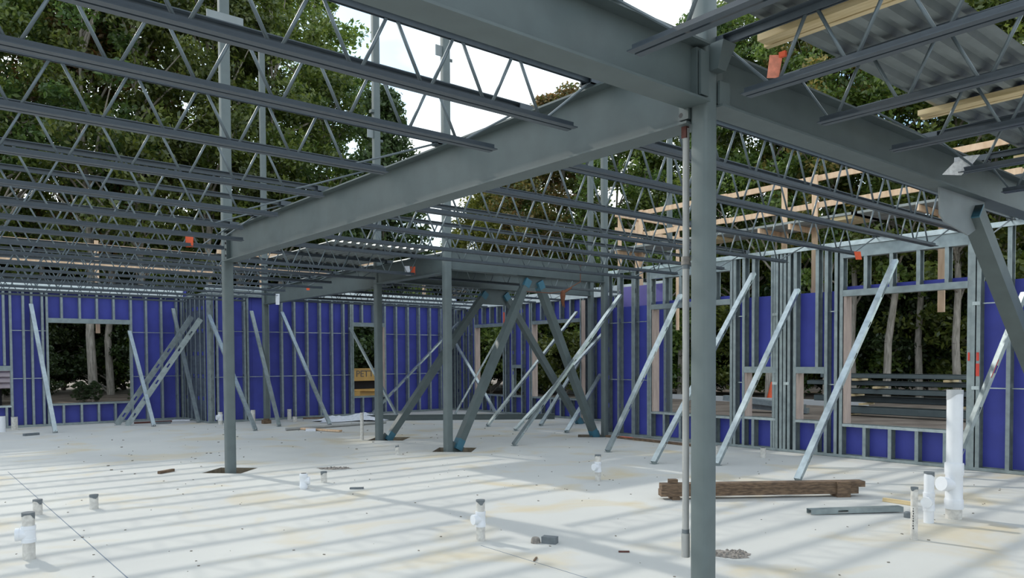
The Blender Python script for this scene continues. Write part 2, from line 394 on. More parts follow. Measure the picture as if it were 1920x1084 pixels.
# ------------------------------------------------------------------ chevron braces (square tube)
def tubebrace(p, q, s, label, ends=0.2):
    root = empty('frame_brace', p, label, 'brace', 'square tube frame braces')
    p = Vector(p); q = Vector(q); d = (q-p).normalized()
    build('shaft', MB().bar(p, q, s, s), STEEL, root)
    build('painted_end', MB().bar(p, p+d*ends, s*1.03, s*1.03), TEAL, root)
    build('painted_end', MB().bar(q-d*ends*0.8, q, s*1.03, s*1.03), TEAL, root)
    build('gusset_plate', MB().bar(p-d*0.14, p+d*0.1, 0.015, s*2.1), STEEL, root)
    return root
tubebrace((7.90,11.15,0.02), (9.60,11.15,3.17), 0.138, 'front frame brace rising right from the base of the braced column')
tubebrace((11.47,11.15,-0.02), (9.88,11.15,3.15), 0.138, 'front frame brace falling right towards the stud wall column')
tubebrace((7.92,13.65,-0.02), (10.50,13.65,3.14), 0.138, 'rear frame brace rising right with sunlit upper edge')
tubebrace((13.50,13.65,-0.02), (11.05,13.65,3.14), 0.138, 'rear frame brace falling right behind the leaning studs')
rb = tubebrace((11.75,BY,0.02), (8.12,BY,3.04), 0.16, 'big square brace hanging from the gusset of the right beam', 0.02)

# ------------------------------------------------------------------ open web joists
def Lpts(w, t, gap, upside):
    k = 1 if upside else -1
    return [(gap,0),(gap+w,0),(gap+w,k*t),(gap+t,k*t),(gap+t,k*w),(gap,k*w)]
PAN = 0.45
HB, HT = -0.325, 0.065       # bottom of the lower chord, top of the upper chord (relative to beam top)
_rodm = {}
def rodmesh(dx, z0, z1, r=0.0108):
    k = (round(dx,3), round(z0,3), round(z1,3), r)
    if k not in _rodm:
        me = MB().tube((0,0,z0),(dx,0,z1), r, n=6).mesh('web_rod'); me.materials.append(ROD)
        for p in me.polygons: p.use_smooth = len(p.vertices) == 4
        _rodm[k] = me
    return _rodm[k]
def joist(axis, fixed, u0, u1, b0, b1, label, group, parts=True, leg=0.046, off=0.0):
    n = max(1, int(round((b1-b0-0.2)/PAN)))
    root = empty('steel_joist', (u0, fixed, TOP) if axis == 'x' else (fixed, u0, TOP), label, 'joist', group, rz=0 if axis == 'x' else math.pi/2)
    Ln = u1-u0; B0 = b0-u0; B1 = b1-u0
    t = MB(); b = MB()
    for s in (1, -1):
        pts = [(s*x, y) for x, y in Lpts(leg, 0.006, 0.008, False)]
        t.prof((0,0,HT),(Ln,0,HT), pts if s > 0 else pts[::-1])
        pts = [(s*x, y) for x, y in Lpts(leg, 0.006, 0.008, True)]
        b.prof((B0,0,HB),(B1,0,HB), pts if s > 0 else pts[::-1])
    build('top_chord', t, JOIST, root, local=True)
    build('bottom_chord', b, JOIST, root, local=True)
    for e in (0, Ln):
        x0, x1 = (0, 0.13) if e == 0 else (Ln-0.13, Ln)
        build('seat', MB().box(x0, x1, -0.055, -0.045, 0.0, HT-0.006).box(x0, x1, 0.045, 0.055, 0.0, HT-0.006).box(x0, x1, -0.055, 0.055, 0.0, 0.008), JOIST, root, local=True)
    zb, zt = HB+0.02, HT-0.02
    dx = PAN/2-0.05
    m0 = B0+0.12+off
    web = MB()
    nodes = [m0+i*PAN for i in range(n+1) if m0+i*PAN < B1-0.06 and m0+i*PAN < Ln-0.25]
    def rod(x, d):
        if parts: inst('web_rod', rodmesh(d, zb, zt), root, (x, 0, 0))
        else: web.tube((x,0,zb),(x+d,0,zt), 0.0095, n=4, caps=False)
    for i, x in enumerate(nodes):
        if i > 0: rod(x-0.025, -dx)
        if i < len(nodes)-1: rod(x+0.025, dx)
    if not parts: build('web_rods', web, ROD, root, local=True)
    if nodes and nodes[0] > 0.3:
        build('end_rod', MB().tube((nodes[0]-0.02,0,zb),(0.10,0,0.02), 0.0095, n=6), ROD, root, local=True)
    elif nodes: build('end_rod', MB().tube((nodes[0]-0.02,0,zb),(0.06,0,0.04), 0.0095, n=6), ROD, root, local=True)
    if nodes: build('end_rod', MB().tube((nodes[-1]+0.02,0,zb),(Ln-0.10,0,0.02), 0.0095, n=6), ROD, root, local=True)
    return root
JY = [3.73, 4.48, 5.58, 6.76, 7.96, 8.98, 9.86, 10.75]
TIP = [3.62, 3.53, 3.25, 3.25, 3.3, 3.3, 3.62, 3.68]
for i, y in enumerate(JY):
    joist('x', y, -5.0, AX+0.0, -4.55, TIP[i], 'open web joist left of the long centre beam, %s from the near column' % ORD[i], 'joists over the left bay', off=0.13 if i != 1 else 0.0)
for i, y in enumerate(JY[:-1]):
    joist('x', y, AX+0.02, 12.14, 4.30, 11.42, 'open web joist right of the long centre beam, %s from the near column' % ORD[i], 'joists over the right bay', off=0.05*(i % 3))
BYS = [11.95, 13.05, 14.2, 15.35, 16.5, 17.65, 18.8, 19.9]
for i, y in enumerate(BYS):
    joist('x', y, -3.0, AX2, -2.6, 7.35 if i % 2 else (7.55 if i == 0 else 7.0), 'open web joist in the far left bay, %s behind the lone column' % ORD[i], 'joists over the far left bay', parts=False, off=0.07*(i % 3))
for i, y in enumerate((21.0,)):
    joist('x', y, -3.0, 6.45, -2.6, 6.2, 'open web joist close against the head of the left stud wall', 'joists at the left wall', parts=False)
for i, y in enumerate((12.3, 14.8, 15.9, 17.0, 18.1, 19.2)):
    joist('x', y, AX2, 14.5, 8.1, 14.0, 'open web joist over the far right bay, %s counting from the chevron frames back' % ORD[i], 'joists over the far right bay', parts=False)
RX = [2.98, 3.97, 4.84, 5.90, 7.06, 8.22, 9.4]
for i, x in enumerate(RX):
    # these run along Y from the cross beam towards the viewer
    joist('y', x, -4.5, BY+0.02, -4.1, 2.62, 'open web joist under the roof deck, %s from the left along the cross beam' % ORD[i], 'joists on the near side of the cross beam', off=0.11*(i % 3))

# ------------------------------------------------------------------ stud walls
_studm = {}
def studmesh(h, punched=True, w=0.052, dep=0.150, m=None):
    k = (round(h,3), punched, w, m.name if m else '')
    if k in _studm: return _studm[k]
    t = 0.003; b = MB()
    b.box(0, w, 0, t, 0, h); b.box(0, w, dep-t, dep, 0, h)
    b.box(w-t, w, t, 0.015, 0, h); b.box(w-t, w, dep-0.015, dep-t, 0, h)
    hz = [z for z in (0.62, 1.22, 1.83, 2.44, 3.05) if z < h-0.12] if punched else []
    if hz:
        b.box(0, t, t, 0.056, 0, h); b.box(0, t, 0.094, dep-t, 0, h)
        z = 0
        for q in hz: b.box(0, t, 0.056, 0.094, z, q-0.05); z = q+0.05
        b.box(0, t, 0.056, 0.094, z, h)
    else: b.box(0, t, t, dep-t, 0, h)
    me = b.mesh('stud'); me.materials.append(m or GALV); _studm[k] = me
    return me
class Wall:
    def __init__(s, name, axis, fixed, label):
        s.axis = axis; s.fixed = fixed
        s.root = empty(name, (0,0,0), label, None, None, 'structure')
    def P(s, u, d, z): return (u, s.fixed+d, z) if s.axis == 'x' else (s.fixed+d, u, z)
    def box(s, name, u0, u1, d0, d1, z0, z1, m, parent=None):
        p, q = s.P(u0, d0, z0), s.P(u1, d1, z1)
        return build(name, MB().box(min(p[0],q[0]), max(p[0],q[0]), min(p[1],q[1]), max(p[1],q[1]), z0, z1), m, parent or s.root)
    def stud(s, u, z0, z1, m=None, name='stud', w=0.052):
        me = studmesh(z1-z0, m=m, w=w)
        if s.axis == 'x': return inst(name, me, s.root, s.P(u-w/2, 0, z0))
        return inst(name, me, s.root, s.P(u+w/2, 0, z0), -math.pi/2)
    def track(s, u0, u1, z, upw, name='track', h=0.05, m=None):
        b = MB(); t = 0.004
        for d0, d1, za, zb in ((-0.003, 0.153, z if upw else z-t, z+t if upw else z), (-0.003, 0.001, z if upw else z-h, z+h if upw else z), (0.149, 0.153, z if upw else z-h, z+h if upw else z)):
            p, q = s.P(u0, d0, za), s.P(u1, d1, zb); b.box(min(p[0],q[0]), max(p[0],q[0]), min(p[1],q[1]), max(p[1],q[1]), za, zb)
        return build(name, b, m or GALV, s.root)
    def boxhead(s, name, u0, u1, z0, z1, m=None): return s.box(name, u0, u1, -0.004, 0.146, z0, z1, m or HDR)
    def board(s, u0, u1, z0, z1, m=None, d=0.155):
        # sheathing in separate boards about 1.22 m wide
        if u1 < u0: u0, u1 = u1, u0
        u = u0
        while u < u1-0.05:
            v = min(u+1.22, u1)
            s.box('sheathing_board', u+0.002, v-0.002, d, d+0.014, z0, z1, m or BLUE); u = v
    def bridge(s, u0, u1, z): return s.box('bridging_channel', u0, u1, 0.055, 0.093, z-0.008, z+0.008, GALVB)

SILL, HEAD, SHD = 0.56, 2.63, 1.37
# left wall: along X at Y = 22.4
wl = Wall('wall_left', 'x', 22.4, 'violet-boarded stud wall at the left with one large window opening')
ZT = 3.44
wl.track(-4, 6.5, 0.0, True); wl.track(-4, 6.5, ZT, False)
wl.box('rim_header', -4, 6.5, -0.02, 0.16, ZT+0.002, ZT+0.25, RIM)
wl.box('rim_flange', -4, 6.5, -0.05, 0.17, ZT+0.10, ZT+0.115, GALV)
for u in (-3.4, -2.6, -1.8, -1.0, -0.2, 0.5, 1.0, 2.42, 2.69, 2.87, 3.10, 3.20, 5.16, 5.54, 5.93, 6.33, 6.46): wl.stud(u, 0.005, ZT-0.005)
for u in (3.53, 3.94, 4.34, 4.74):
    wl.stud(u, HEAD+0.12, ZT-0.005, name='cripple_stud'); wl.stud(u, 0.005, SILL-0.05, name='cripple_stud')
wl.stud(2.28, 1.55, ZT-0.005, name='cripple_stud'); wl.stud(2.30, 0.005, SILL-0.05, name='cripple_stud'); wl.stud(1.9, 0.005, SILL-0.05, name='cripple_stud'); wl.stud(1.9, 1.55, ZT-0.005, name='cripple_stud')
wl.boxhead('window_header', 3.22, 5.14, HEAD, HEAD+0.12); wl.track(3.22, 5.14, SILL, False, 'window_sill')
wl.boxhead('window_header', 1.2, 2.41, 1.42, 1.54); wl.track(1.2, 2.41, SILL, False, 'window_sill', m=GALVB)
wl.board(-4, 1.2, 0, ZT+0.2); wl.board(1.2, 2.45, 0, SILL-0.02); wl.board(1.2, 2.45, 1.45, ZT+0.2); wl.board(2.45, 3.2, 0, ZT+0.2)
wl.board(3.2, 5.15, 0, SILL-0.02); wl.board(3.2, 5.15, HEAD+0.02, ZT+0.2); wl.board(5.15, 6.65, 0, ZT+0.2)
for z in (1.22, 2.42): wl.bridge(2.42, 3.20, z); wl.bridge(5.16, 6.5, z)
# short return wall facing the room at X = 6.5
wc = Wall('wall_corner', 'y', 6.5, 'short dark return wall with closely set studs at the left corner')
wc.track(20.3, 22.4, 0.0, True); wc.track(20.3, 22.4, ZT, False)
for u in (20.32, 20.37, 20.6, 20.95, 21.35, 21.75, 22.1, 22.36): wc.stud(u, 0.005, ZT-0.005)
wc.board(20.3, 22.4, 0, ZT-0.03)
for z in (1.22, 2.42): wc.bridge(20.3, 22.4, z)
# back wall at Y = 20.3
wb = Wall('wall_back', 'x', 20.3, 'violet-boarded stud wall across the back with one narrow window')
wb.track(6.5, 14.4, 0.0, True); wb.track(6.5, 14.4, 3.40, False)
wb.box('rim_header', 6.5, 14.4, -0.02, 0.16, 3.402, 3.63, RIM)
wb.box('rim_flange', 6.5, 14.4, -0.05, 0.17, 3.50, 3.515, GALV)
for u in (6.54, 6.74, 7.14, 7.47, 7.55, 8.12, 8.51, 8.88, 9.26, 9.65, 10.02, 10.39, 10.62, 10.68, 11.77, 12.17, 12.59, 13.0, 13.41, 13.82, 14.2, 14.36): wb.stud(u, 0.005, 3.395)
for u in (11.0, 11.4): wb.stud(u, HEAD+0.12, 3.395, name='cripple_stud'); wb.stud(u, 0.005, SILL-0.05, name='cripple_stud')
wb.boxhead('window_header', 10.70, 11.75, HEAD, HEAD+0.12); wb.track(10.70, 11.75, SILL, False, 'window_sill')
wb.box('window_jamb', 11.70, 11.74, 0.0, 0.17, SILL, HEAD, JAMB)
wb.board(6.5, 10.66, 0, 3.6); wb.board(10.66, 11.77, 0, SILL-0.02); wb.board(10.66, 11.77, HEAD+0.02, 3.6); wb.board(11.77, 14.55, 0, 3.6)
for z in (1.20, 2.42): wb.bridge(6.54, 10.6, z); wb.bridge(11.79, 14.36, z)
# far right wall at X = 14.4
wf = Wall('wall_right_far', 'y', 14.4, 'violet-boarded far right stud wall with two window openings, behind the leaning studs')
wf.track(11.6, 20.3, 0.0, True); wf.track(11.6, 20.3, 3.40, False)
wf.box('rim_header', 11.6, 20.3, -0.02, 0.16, 3.25, 3.50, RIM)
for u in (20.25, 19.9, 19.6, 19.30, 17.85, 17.75, 17.45, 17.0, 16.63, 16.55, 14.55, 14.45, 14.1, 13.7, 13.3, 12.9, 12.5, 12.1, 11.7): wf.stud(u, 0.005, 3.25)
for u in (18.9, 18.5, 18.15, 16.15, 15.75, 15.35, 14.95):
    wf.stud(u, HEAD+0.12, 3.25, name='cripple_stud'); wf.stud(u, 0.005, SILL-0.05, name='cripple_stud')
for a, b in ((17.87, 19.28), (14.57, 16.53)):
    wf.boxhead('window_header', a, b, HEAD, HEAD+0.10); wf.track(a, b, SILL, False, 'window_sill', m=GALVB)
    wf.box('window_jamb', b-0.045, b-0.005, 0.0, 0.18, SILL, HEAD, JAMB)
    wf.board(a-0.02, b+0.02, 0, SILL-0.02); wf.board(a-0.02, b+0.02, HEAD+0.02, 3.24)
wf.boxhead('window_header', 16.97, 17.47, SHD, SHD+0.10); wf.track(16.97, 17.47, SILL, False, 'window_sill')
wf.board(19.3, 20.45, 0, 3.24); wf.board(17.45, 17.87, 0, 3.24); wf.board(17.0, 17.45, SHD+0.05, 3.24); wf.board(17.0, 17.45, 0, SILL-0.02); wf.board(16.53, 17.0, 0, 3.24); wf.board(11.6, 14.57, 0, 3.24)
for z in (1.22, 2.42): wf.bridge(19.3, 20.25, z)
o = wf.box('paint_mark', 17.77, 17.83, -0.006, -0.004, 2.62, 3.05, REDP); o['label'] = 'red marker paint on a stud'
wf.box('corner_post', 14.36, 14.50, -0.012, 0.0, 0.05, 3.2, JAMB)
# near right wall at X = 12.05
wr = Wall('wall_right', 'y', 12.05, 'galvanised stud wall on the right, violet board only to head height')
RT = 3.25
wr.track(-6, 11.4, 0.0, True)
wr.box('top_track', -6, 11.4, -0.03, 0.17, 3.497, 3.515, GALVB); wr.box('top_track_face', -6, 11.4, -0.03, -0.026, 3.44, 3.497, GALVB)
full = [11.36, 11.04, 10.64, 10.60, 10.22, 10.16, 8.24, 8.17, 7.98, 7.37, 7.31, 7.23, 7.16, 7.08, 6.97, 6.41, 6.24, 6.15, 4.25, 4.20, 4.13, 3.75, 3.34, 2.93, 2.52, 2.1, 1.7, 1.0, 0.2, -1, -2, -3, -4, -5]
for u in full: wr.stud(u, 0.005, 3.495)
for a, b in ((8.26, 10.13), (4.27, 6.12)):
    wr.boxhead('box_header', a, b, RT, 3.49); wr.boxhead('window_header', a, b, HEAD, HEAD+0.10); wr.track(a, b, SILL, False, 'window_sill', m=GALVB)
    wr.board(a-0.02, b+0.03, 0, SILL-0.03); wr.board(a-0.02, b+0.03, HEAD+0.10, HEAD+0.17, d=0.15)
    wr.box('window_jamb', b-0.05, b-0.008, 0.01, 0.19, SILL, HEAD, JAMB)
for u in (9.81, 9.41, 9.0, 8.6): wr.stud(u, HEAD+0.10, RT, name='cripple_stud'); wr.stud(u, 0.005, SILL-0.05, name='cripple_stud')
for u in (5.76, 5.36, 4.96, 4.56): wr.stud(u, HEAD+0.10, RT, name='cripple_stud'); wr.stud(u, 0.005, SILL-0.05, name='cripple_stud')
for a, b in ((7.33, 7.96), (6.43, 6.95)):
    wr.boxhead('window_header', a, b, SHD, SHD+0.11); wr.track(a, b, SILL+0.02, False, 'window_sill', m=GALVB)
    wr.box('window_jamb', b-0.045, b-0.006, 0.01, 0.19, SILL+0.02, SHD, JAMB)
    wr.board(a-0.02, b+0.02, 0, SILL); wr.board(a-0.02, b+0.02, SHD+0.05, 2.74)
for u in (7.78, 7.4): wr.stud(u, 0.005, SILL-0.03, name='cripple_stud'); wr.stud(u, SHD+0.11, 3.49, name='cripple_stud')
for u in (6.57,): wr.stud(u, 0.005, SILL-0.03, name='cripple_stud'); wr.stud(u, SHD+0.11, 3.49, name='cripple_stud')
wr.board(10.15, 11.55, 0, 2.74); wr.board(7.97, 8.24, 0, 2.74); wr.board(6.96, 7.32, 0, 2.74); wr.board(6.14, 6.42, 0, 2.74); wr.board(-6, 4.25, 0, 2.72)
wr.board(10.2, 11.4, 2.75, 3.2, m=LITVIOLET, d=0.45)
for z in (1.19, 2.40):
    wr.bridge(10.2, 11.36, z); wr.bridge(7.97, 8.24, z); wr.bridge(6.15, 6.40, z); wr.bridge(-6, 4.2, z)
    for u in (7.34, 7.12, 4.16): wr.box('bridging_clip', u-0.05, u+0.05, -0.006, 0.0, z-0.025, z+0.025, GALVB)
for u0, u1, z0, z1 in ((4.26,4.235,1.58,1.70),(4.15,4.115,1.58,1.70),(4.155,4.11,1.36,1.54)):
    o = wr.box('paint_mark', min(u0,u1), max(u0,u1), -0.008, -0.004, z0, z1, REDP); o['label'] = 'red marker paint on a stud'

# ------------------------------------------------------------------ leaning stud braces
def studbrace(p, q, label, w=0.092, webslots=False, m=GALVB, group='leaning stud braces'):
    p = Vector(p); q = Vector(q)
    root = empty('stud_brace', tuple(p), label, 'brace', group)
    d = (q-p).normalized(); a = d.cross(Vector((0,0,1))).normalized(); n = a.cross(d).normalized()
    if n.z < 0: n = -n
    if webslots: a, n = n, a
    t = 0.003; h = 0.041; b = MB()
    def slab(a0, a1, n0, n1, s0, s1):
        vs = [p+d*s+a*x+n*y for s in (s0, s1) for x, y in ((a0,n0),(a1,n0),(a1,n1),(a0,n1))]
        b.add(vs, [(0,1,2,3),(7,6,5,4),(0,4,5,1),(1,5,6,2),(2,6,7,3),(3,7,4,0)])
    L = (q-p).length; W2 = w/2
    # web on the upper side, one flange with punched slots
    h = 0.05
    if webslots:
        slab(-W2, -0.02, h-t, h, 0, L); slab(0.02, W2, h-t, h, 0, L); s = 0
        for x in [0.3+0.5*i for i in range(6)]: slab(-0.02, 0.02, h-t, h, s, x-0.06); s = x+0.06
        slab(-0.02, 0.02, h-t, h, s, L)
    else: slab(-W2, W2, h-t, h, 0, L)
    slab(-W2, -W2+t, 0, h-t, 0, L)
    slots = [x for x in [0.35+0.61*i for i in range(9)] if x < L-0.2]
    slab(W2-t, W2, 0, 0.010, 0, L); slab(W2-t, W2, 0.034, h-t, 0, L)
    s = 0
    for x in slots: slab(W2-t, W2, 0.010, 0.034, s, x-0.055); s = x+0.055
    slab(W2-t, W2, 0.010, 0.034, s, L)
    slab(-W2+t, -W2+0.014, 0, t, 0, L); slab(W2-0.014, W2-t, 0, t, 0, L)
    build('channel', b, m, root)
    f = MB(); c = p; f.box(c.x-0.05, c.x+0.05, c.y-0.05, c.y+0.05, 0.0, 0.006).box(c.x-0.004, c.x+0.004, c.y-0.05, c.y+0.05, 0.006, 0.07)
    build('foot_clip', f, GALV, root)
    return root
BR = [((2.98,20.10,0.01),(2.85,22.38,3.06),'bright stud brace leaning on the left wall beside the big window, window\'s left side'),
 ((5.15,20.33,0.01),(5.10,22.38,2.43),'bright stud brace leaning on the left wall at the big window\'s right jamb'),
 ((6.36,20.75,0.01),(6.22,22.38,3.08),'stud brace leaning into the dark left corner'),
 ((6.62,17.43,0.01),(6.52,20.28,2.81),'bright stud brace partly hidden behind the lone column'),
 ((7.49,18.15,0.01),(7.64,20.28,2.95),'dull stud brace leaning on the back wall in front of its column'),
 ((8.56,17.56,0.01),(8.49,20.28,2.95),'stud brace leaning on the back wall just right of its column'),
 ((11.30,18.90,0.01),(10.56,20.28,2.58),'bright stud brace crossing the narrow back window'),
 ((4.55,21.45,0.01),(6.43,21.40,2.83),'upper of two parallel studs sloping into the left corner'),
 ((4.72,21.10,0.01),(6.43,20.64,2.74),'lower of two parallel studs sloping into the left corner'),
 ((11.06,19.90,0.01),(14.38,20.10,2.82),'long stud brace sloping up right across the back wall'),
 ((13.83,17.54,0.06),(14.15,20.28,2.44),'stud brace sloping down right across the far right corner'),
 ((13.02,18.40,0.01),(14.38,17.55,2.81),'stud brace sloping up right behind the front frame brace'),
 ((11.29,14.60,0.01),(14.38,14.65,2.88),'stud brace ending at the far wall\'s wooden corner post'),
 ((11.08,13.30,0.01),(14.38,13.44,2.46),'stud brace just above and behind the thick one in the centre right'),
 ((9.15,11.02,0.01),(12.03,10.93,2.96),'thick bright stud brace crossing in front of the chevron frame'),
 ((11.59,12.15,0.01),(14.38,13.79,1.20),'short bright stud brace low beside the right end of the chevron frame'),
 ((12.33,13.83,0.01),(14.38,14.58,1.54),'short dull stud brace low behind the chevron braces'),
 ((9.74,9.16,0.01),(12.03,9.37,2.86),'bright stud brace to the right wall just left of the near column'),
 ((9.18,7.66,0.01),(12.03,7.75,3.13),'stud brace passing behind the near column'),
 ((9.76,6.91,0.01),(12.03,6.90,2.78),'bright stud brace to the right wall just right of the near column'),
 ((9.29,5.31,0.01),(12.03,5.28,3.11),'bright stud brace crossing the large right window'),
 ((11.16,4.13,0.01),(12.03,3.54,2.50),'stud brace with red paint marks behind the tall white pipe')]
for p, q, l in BR:
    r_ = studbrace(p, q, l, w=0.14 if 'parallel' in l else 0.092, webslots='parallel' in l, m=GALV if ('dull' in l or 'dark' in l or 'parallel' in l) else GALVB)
    if 'red paint' in l:
        P_, Q_ = Vector(p), Vector(q)
        for s0, s1 in ((0.52, 0.62),):
            o = build('paint_mark', MB().bar(P_.lerp(Q_, s0)+Vector((-0.03,0,0.045)), P_.lerp(Q_, s1)+Vector((-0.03,0,0.045)), 0.07, 0.004), REDP, r_); o['label'] = 'red marker paint on the channel'

# ------------------------------------------------------------------ pipe strapped beside the near column
pr = empty('vertical_pipe', (3.86, 2.968, 0.39), 'grey vertical pipe strapped to the near column', 'pipe')
build('pipe', MB().tube((3.86,2.968,0.55),(3.86,2.968,3.06), 0.0215, n=14), PIPEG, pr, smooth=True)
build('sleeve', MB().tube((3.86,2.968,0.39),(3.86,2.968,0.54), 0.027, n=14), PIPEG, pr, smooth=True)
build('collar', MB().tube((3.86,2.968,0.54),(3.86,2.968,0.565), 0.0235, n=14), TAPE, pr, smooth=True)
build('coupling', MB().tube((3.86,2.968,2.22),(3.86,2.968,2.27), 0.030, n=14), RUBBLE, pr, smooth=True)
build('coupling', MB().tube((3.86,2.968,2.195),(3.86,2.968,2.22), 0.025, n=14), TAPE, pr, smooth=True)
build('clamp', MB().box(3.835,3.865,2.95,2.985,3.0,3.07), RUST, pr)

# ------------------------------------------------------------------ floor pipes
def pipe(label, x, y, r, h, tee=None, cap=TAPE, m=PVC, lower=True, tilt=0):
    root = empty('stub_pipe', (x, y, 0), label, 'pipe', 'plumbing stubs in the slab')
    build('pipe', MB().lathe((x,y,0), [(r,0),(r,h)], 16), PVCD if lower else m, root, smooth=True)
    if tee:
        z0, z1, dx, dy, ln = tee
        rr = r*1.17
        build('tee_body', MB().lathe((x,y,0), [(rr,z0),(rr,z0+(z1-z0)*.22),(rr*.95,z0+(z1-z0)*.24),(rr*.95,z0+(z1-z0)*.76),(rr,z0+(z1-z0)*.78),(rr,z1)], 16), m, root, smooth=True)
        zc = (z0+z1)/2
        d = Vector((dx,dy,0)).normalized()
        b = MB().tube((x,y,zc),(x+d.x*ln,y+d.y*ln,zc), rr*.92, n=14).tube((x+d.x*ln*.75,y+d.y*ln*.75,zc),(x+d.x*ln*1.1,y+d.y*ln*1.1,zc), rr*.99, n=14)
        build('tee_branch', b, m, root, smooth=True)
    if cap:
        c = MB(); n = 14; k = 1.05
        prof_top = []
        vs = []
        for i in range(n):
            t = 2*math.pi*i/n; dz = 0.32*r*(1.6+1.3*math.sin(2*t+x*3)+0.8*math.cos(3*t+y))
            vs.append((x+r*k*math.cos(t), y+r*k*math.sin(t), h-max(0.012, dz)))
        for i in range(n):
            t = 2*math.pi*i/n; vs.append((x+r*k*math.cos(t), y+r*k*math.sin(t), h+0.004))
        c.add(vs, [(i,(i+1)%n,n+(i+1)%n,n+i) for i in range(n)]+[tuple(range(n,2*n))])
        build('taped_cap', c, cap, root)
    else:
        build('bore', MB().lathe((x,y,0), [(r*.85,h-0.002),(r*.85,h+0.001)], 14), DARK, root)
    return root
pipe('white capped pipe with side tee at the lower left corner', 0.89, 7.40, 0.047, 0.385, (0.14,0.28,-1,0.25,0.085))
pipe('short taped stub pipe right behind the lower left tee pipe', 1.23, 9.49, 0.045, 0.16)
pipe('short taped stub pipe alone on the lower left floor', 1.76, 9.45, 0.045, 0.155)
pipe('open white fitting standing on the slab between two columns', 4.08, 9.12, 0.044, 0.20, (0.02,0.19,1,-0.6,0.07), cap=None, lower=False)
pipe('short tilted stub pipe beside the open white fitting', 4.50, 9.42, 0.040, 0.145)
pipe('white capped pipe with side tee in the lower centre', 4.13, 5.46, 0.040, 0.365, (0.125,0.265,-1,0.1,0.075))
pipe('white capped pipe with side tee left of the near column', 7.34, 7.09, 0.040, 0.35, (0.12,0.26,-1,0.1,0.072))
pipe('thin short stub in front of the front braced column', 6.78, 11.33, 0.030, 0.15)
pipe('slim pale pipe beside the rear braced column', 7.52, 13.95, 0.035, 0.56, cap=None)
pipe('slim white pipe with dark print and taped top at lower right', 7.09, 2.93, 0.030, 0.47)
pipe('taped white pipe with tee just left of the tall white pipe', 7.93, 3.14, 0.046, 0.50, (0.12,0.30,-1,-0.1,0.075), m=PVC, lower=False)
pipe('rust stained short stub near the right stud wall', 11.10, 6.97, 0.045, 0.16, cap=None)
pipe('stout white stub at the far left edge', 2.07, 21.27, 0.085, 0.37, cap=None, lower=False)
pipe('dusty stub second from the far left edge', 2.38, 21.74, 0.070, 0.31, cap=None)
pipe('white stub with fitting in front of the left corner', 6.62, 19.81, 0.055, 0.32, (0.1,0.26,-1,0,0.09), cap=None)
pipe('dusty stub left of the back wall column', 7.32, 19.40, 0.055, 0.36, cap=None)
pipe('dusty stub right of the back wall column', 8.60, 20.10, 0.055, 0.29, cap=None)
pipe('low stub on the floor near the back wall', 8.41, 19.30, 0.055, 0.14, cap=None)
pipe('tiny stub half hidden near the right wall brace', 10.9, 7.75, 0.045, 0.14, cap=None)
# dark print on the slim pipe
sp = [o for o in COL.objects if o.get('label', '').startswith('slim white pipe with dark print')][0]
mk = MB()
for i in range(9):
    zz = 0.10+i*0.022
    mk.box(7.09-0.0315, 7.09-0.030, 2.93-0.010+0.002*(i % 3), 2.93-0.002+0.003*(i % 2), zz, zz+0.013)
build('print_mark', mk, BLACK, sp)
# tall white pipe with tee and couplings
bx_, by_ = 8.33, 3.06
bp_ = empty('stub_pipe', (bx_, by_, 0), 'tall thick white pipe with large tee at lower right', 'pipe', 'plumbing stubs in the slab')
build('pipe', MB().lathe((bx_,by_,0), [(0.074,0),(0.074,1.30)], 24), PVC, bp_, smooth=True)
build('dusty_foot', MB().lathe((bx_,by_,0), [(0.0755,0),(0.0755,0.10)], 24), PVCD, bp_, smooth=True)
build('tee_body', MB().lathe((bx_,by_,0), [(0.086,0.10),(0.088,0.11),(0.088,0.19),(0.084,0.20),(0.080,0.21),(0.080,0.44),(0.088,0.455),(0.088,0.56),(0.086,0.565)], 24), PVC, bp_, smooth=True)
bd = Vector((-0.95, 0.35, 0)).normalized()
build('tee_branch', MB().tube((bx_,by_,0.34),(bx_+bd.x*.14,by_+bd.y*.14,0.36),0.066,n=18).tube((bx_+bd.x*.115,by_+bd.y*.115,0.356),(bx_+bd.x*.175,by_+bd.y*.175,0.365),0.072,n=18), PVC, bp_, smooth=True)
vs = []; n = 24
for i in range(n):
    t = 2*math.pi*i/n; dd = math.cos(t-2.2)
    vs.append((bx_+0.0765*math.cos(t), by_+0.0765*math.sin(t), 1.30-(0.035+0.06*max(0, dd))))
for i in range(n):
    t = 2*math.pi*i/n; vs.append((bx_+0.0765*math.cos(t), by_+0.0765*math.sin(t), 1.305))
build('taped_cap', MB().add(vs, [(i,(i+1)%n,n+(i+1)%n,n+i) for i in range(n)]+[tuple(range(n,2*n))]), mat('clear grey film', (0.42,0.44,0.46), 0.3), bp_, smooth=True)
sb = empty('pipe_end', (8.02,3.38,0), 'small dark capped pipe end tucked behind the tall white pipe', 'pipe')
build('cap', MB().lathe((8.02,3.38,0), [(0.035,0),(0.035,0.05),(0.02,0.06)], 12), TAPE, sb, smooth=True)

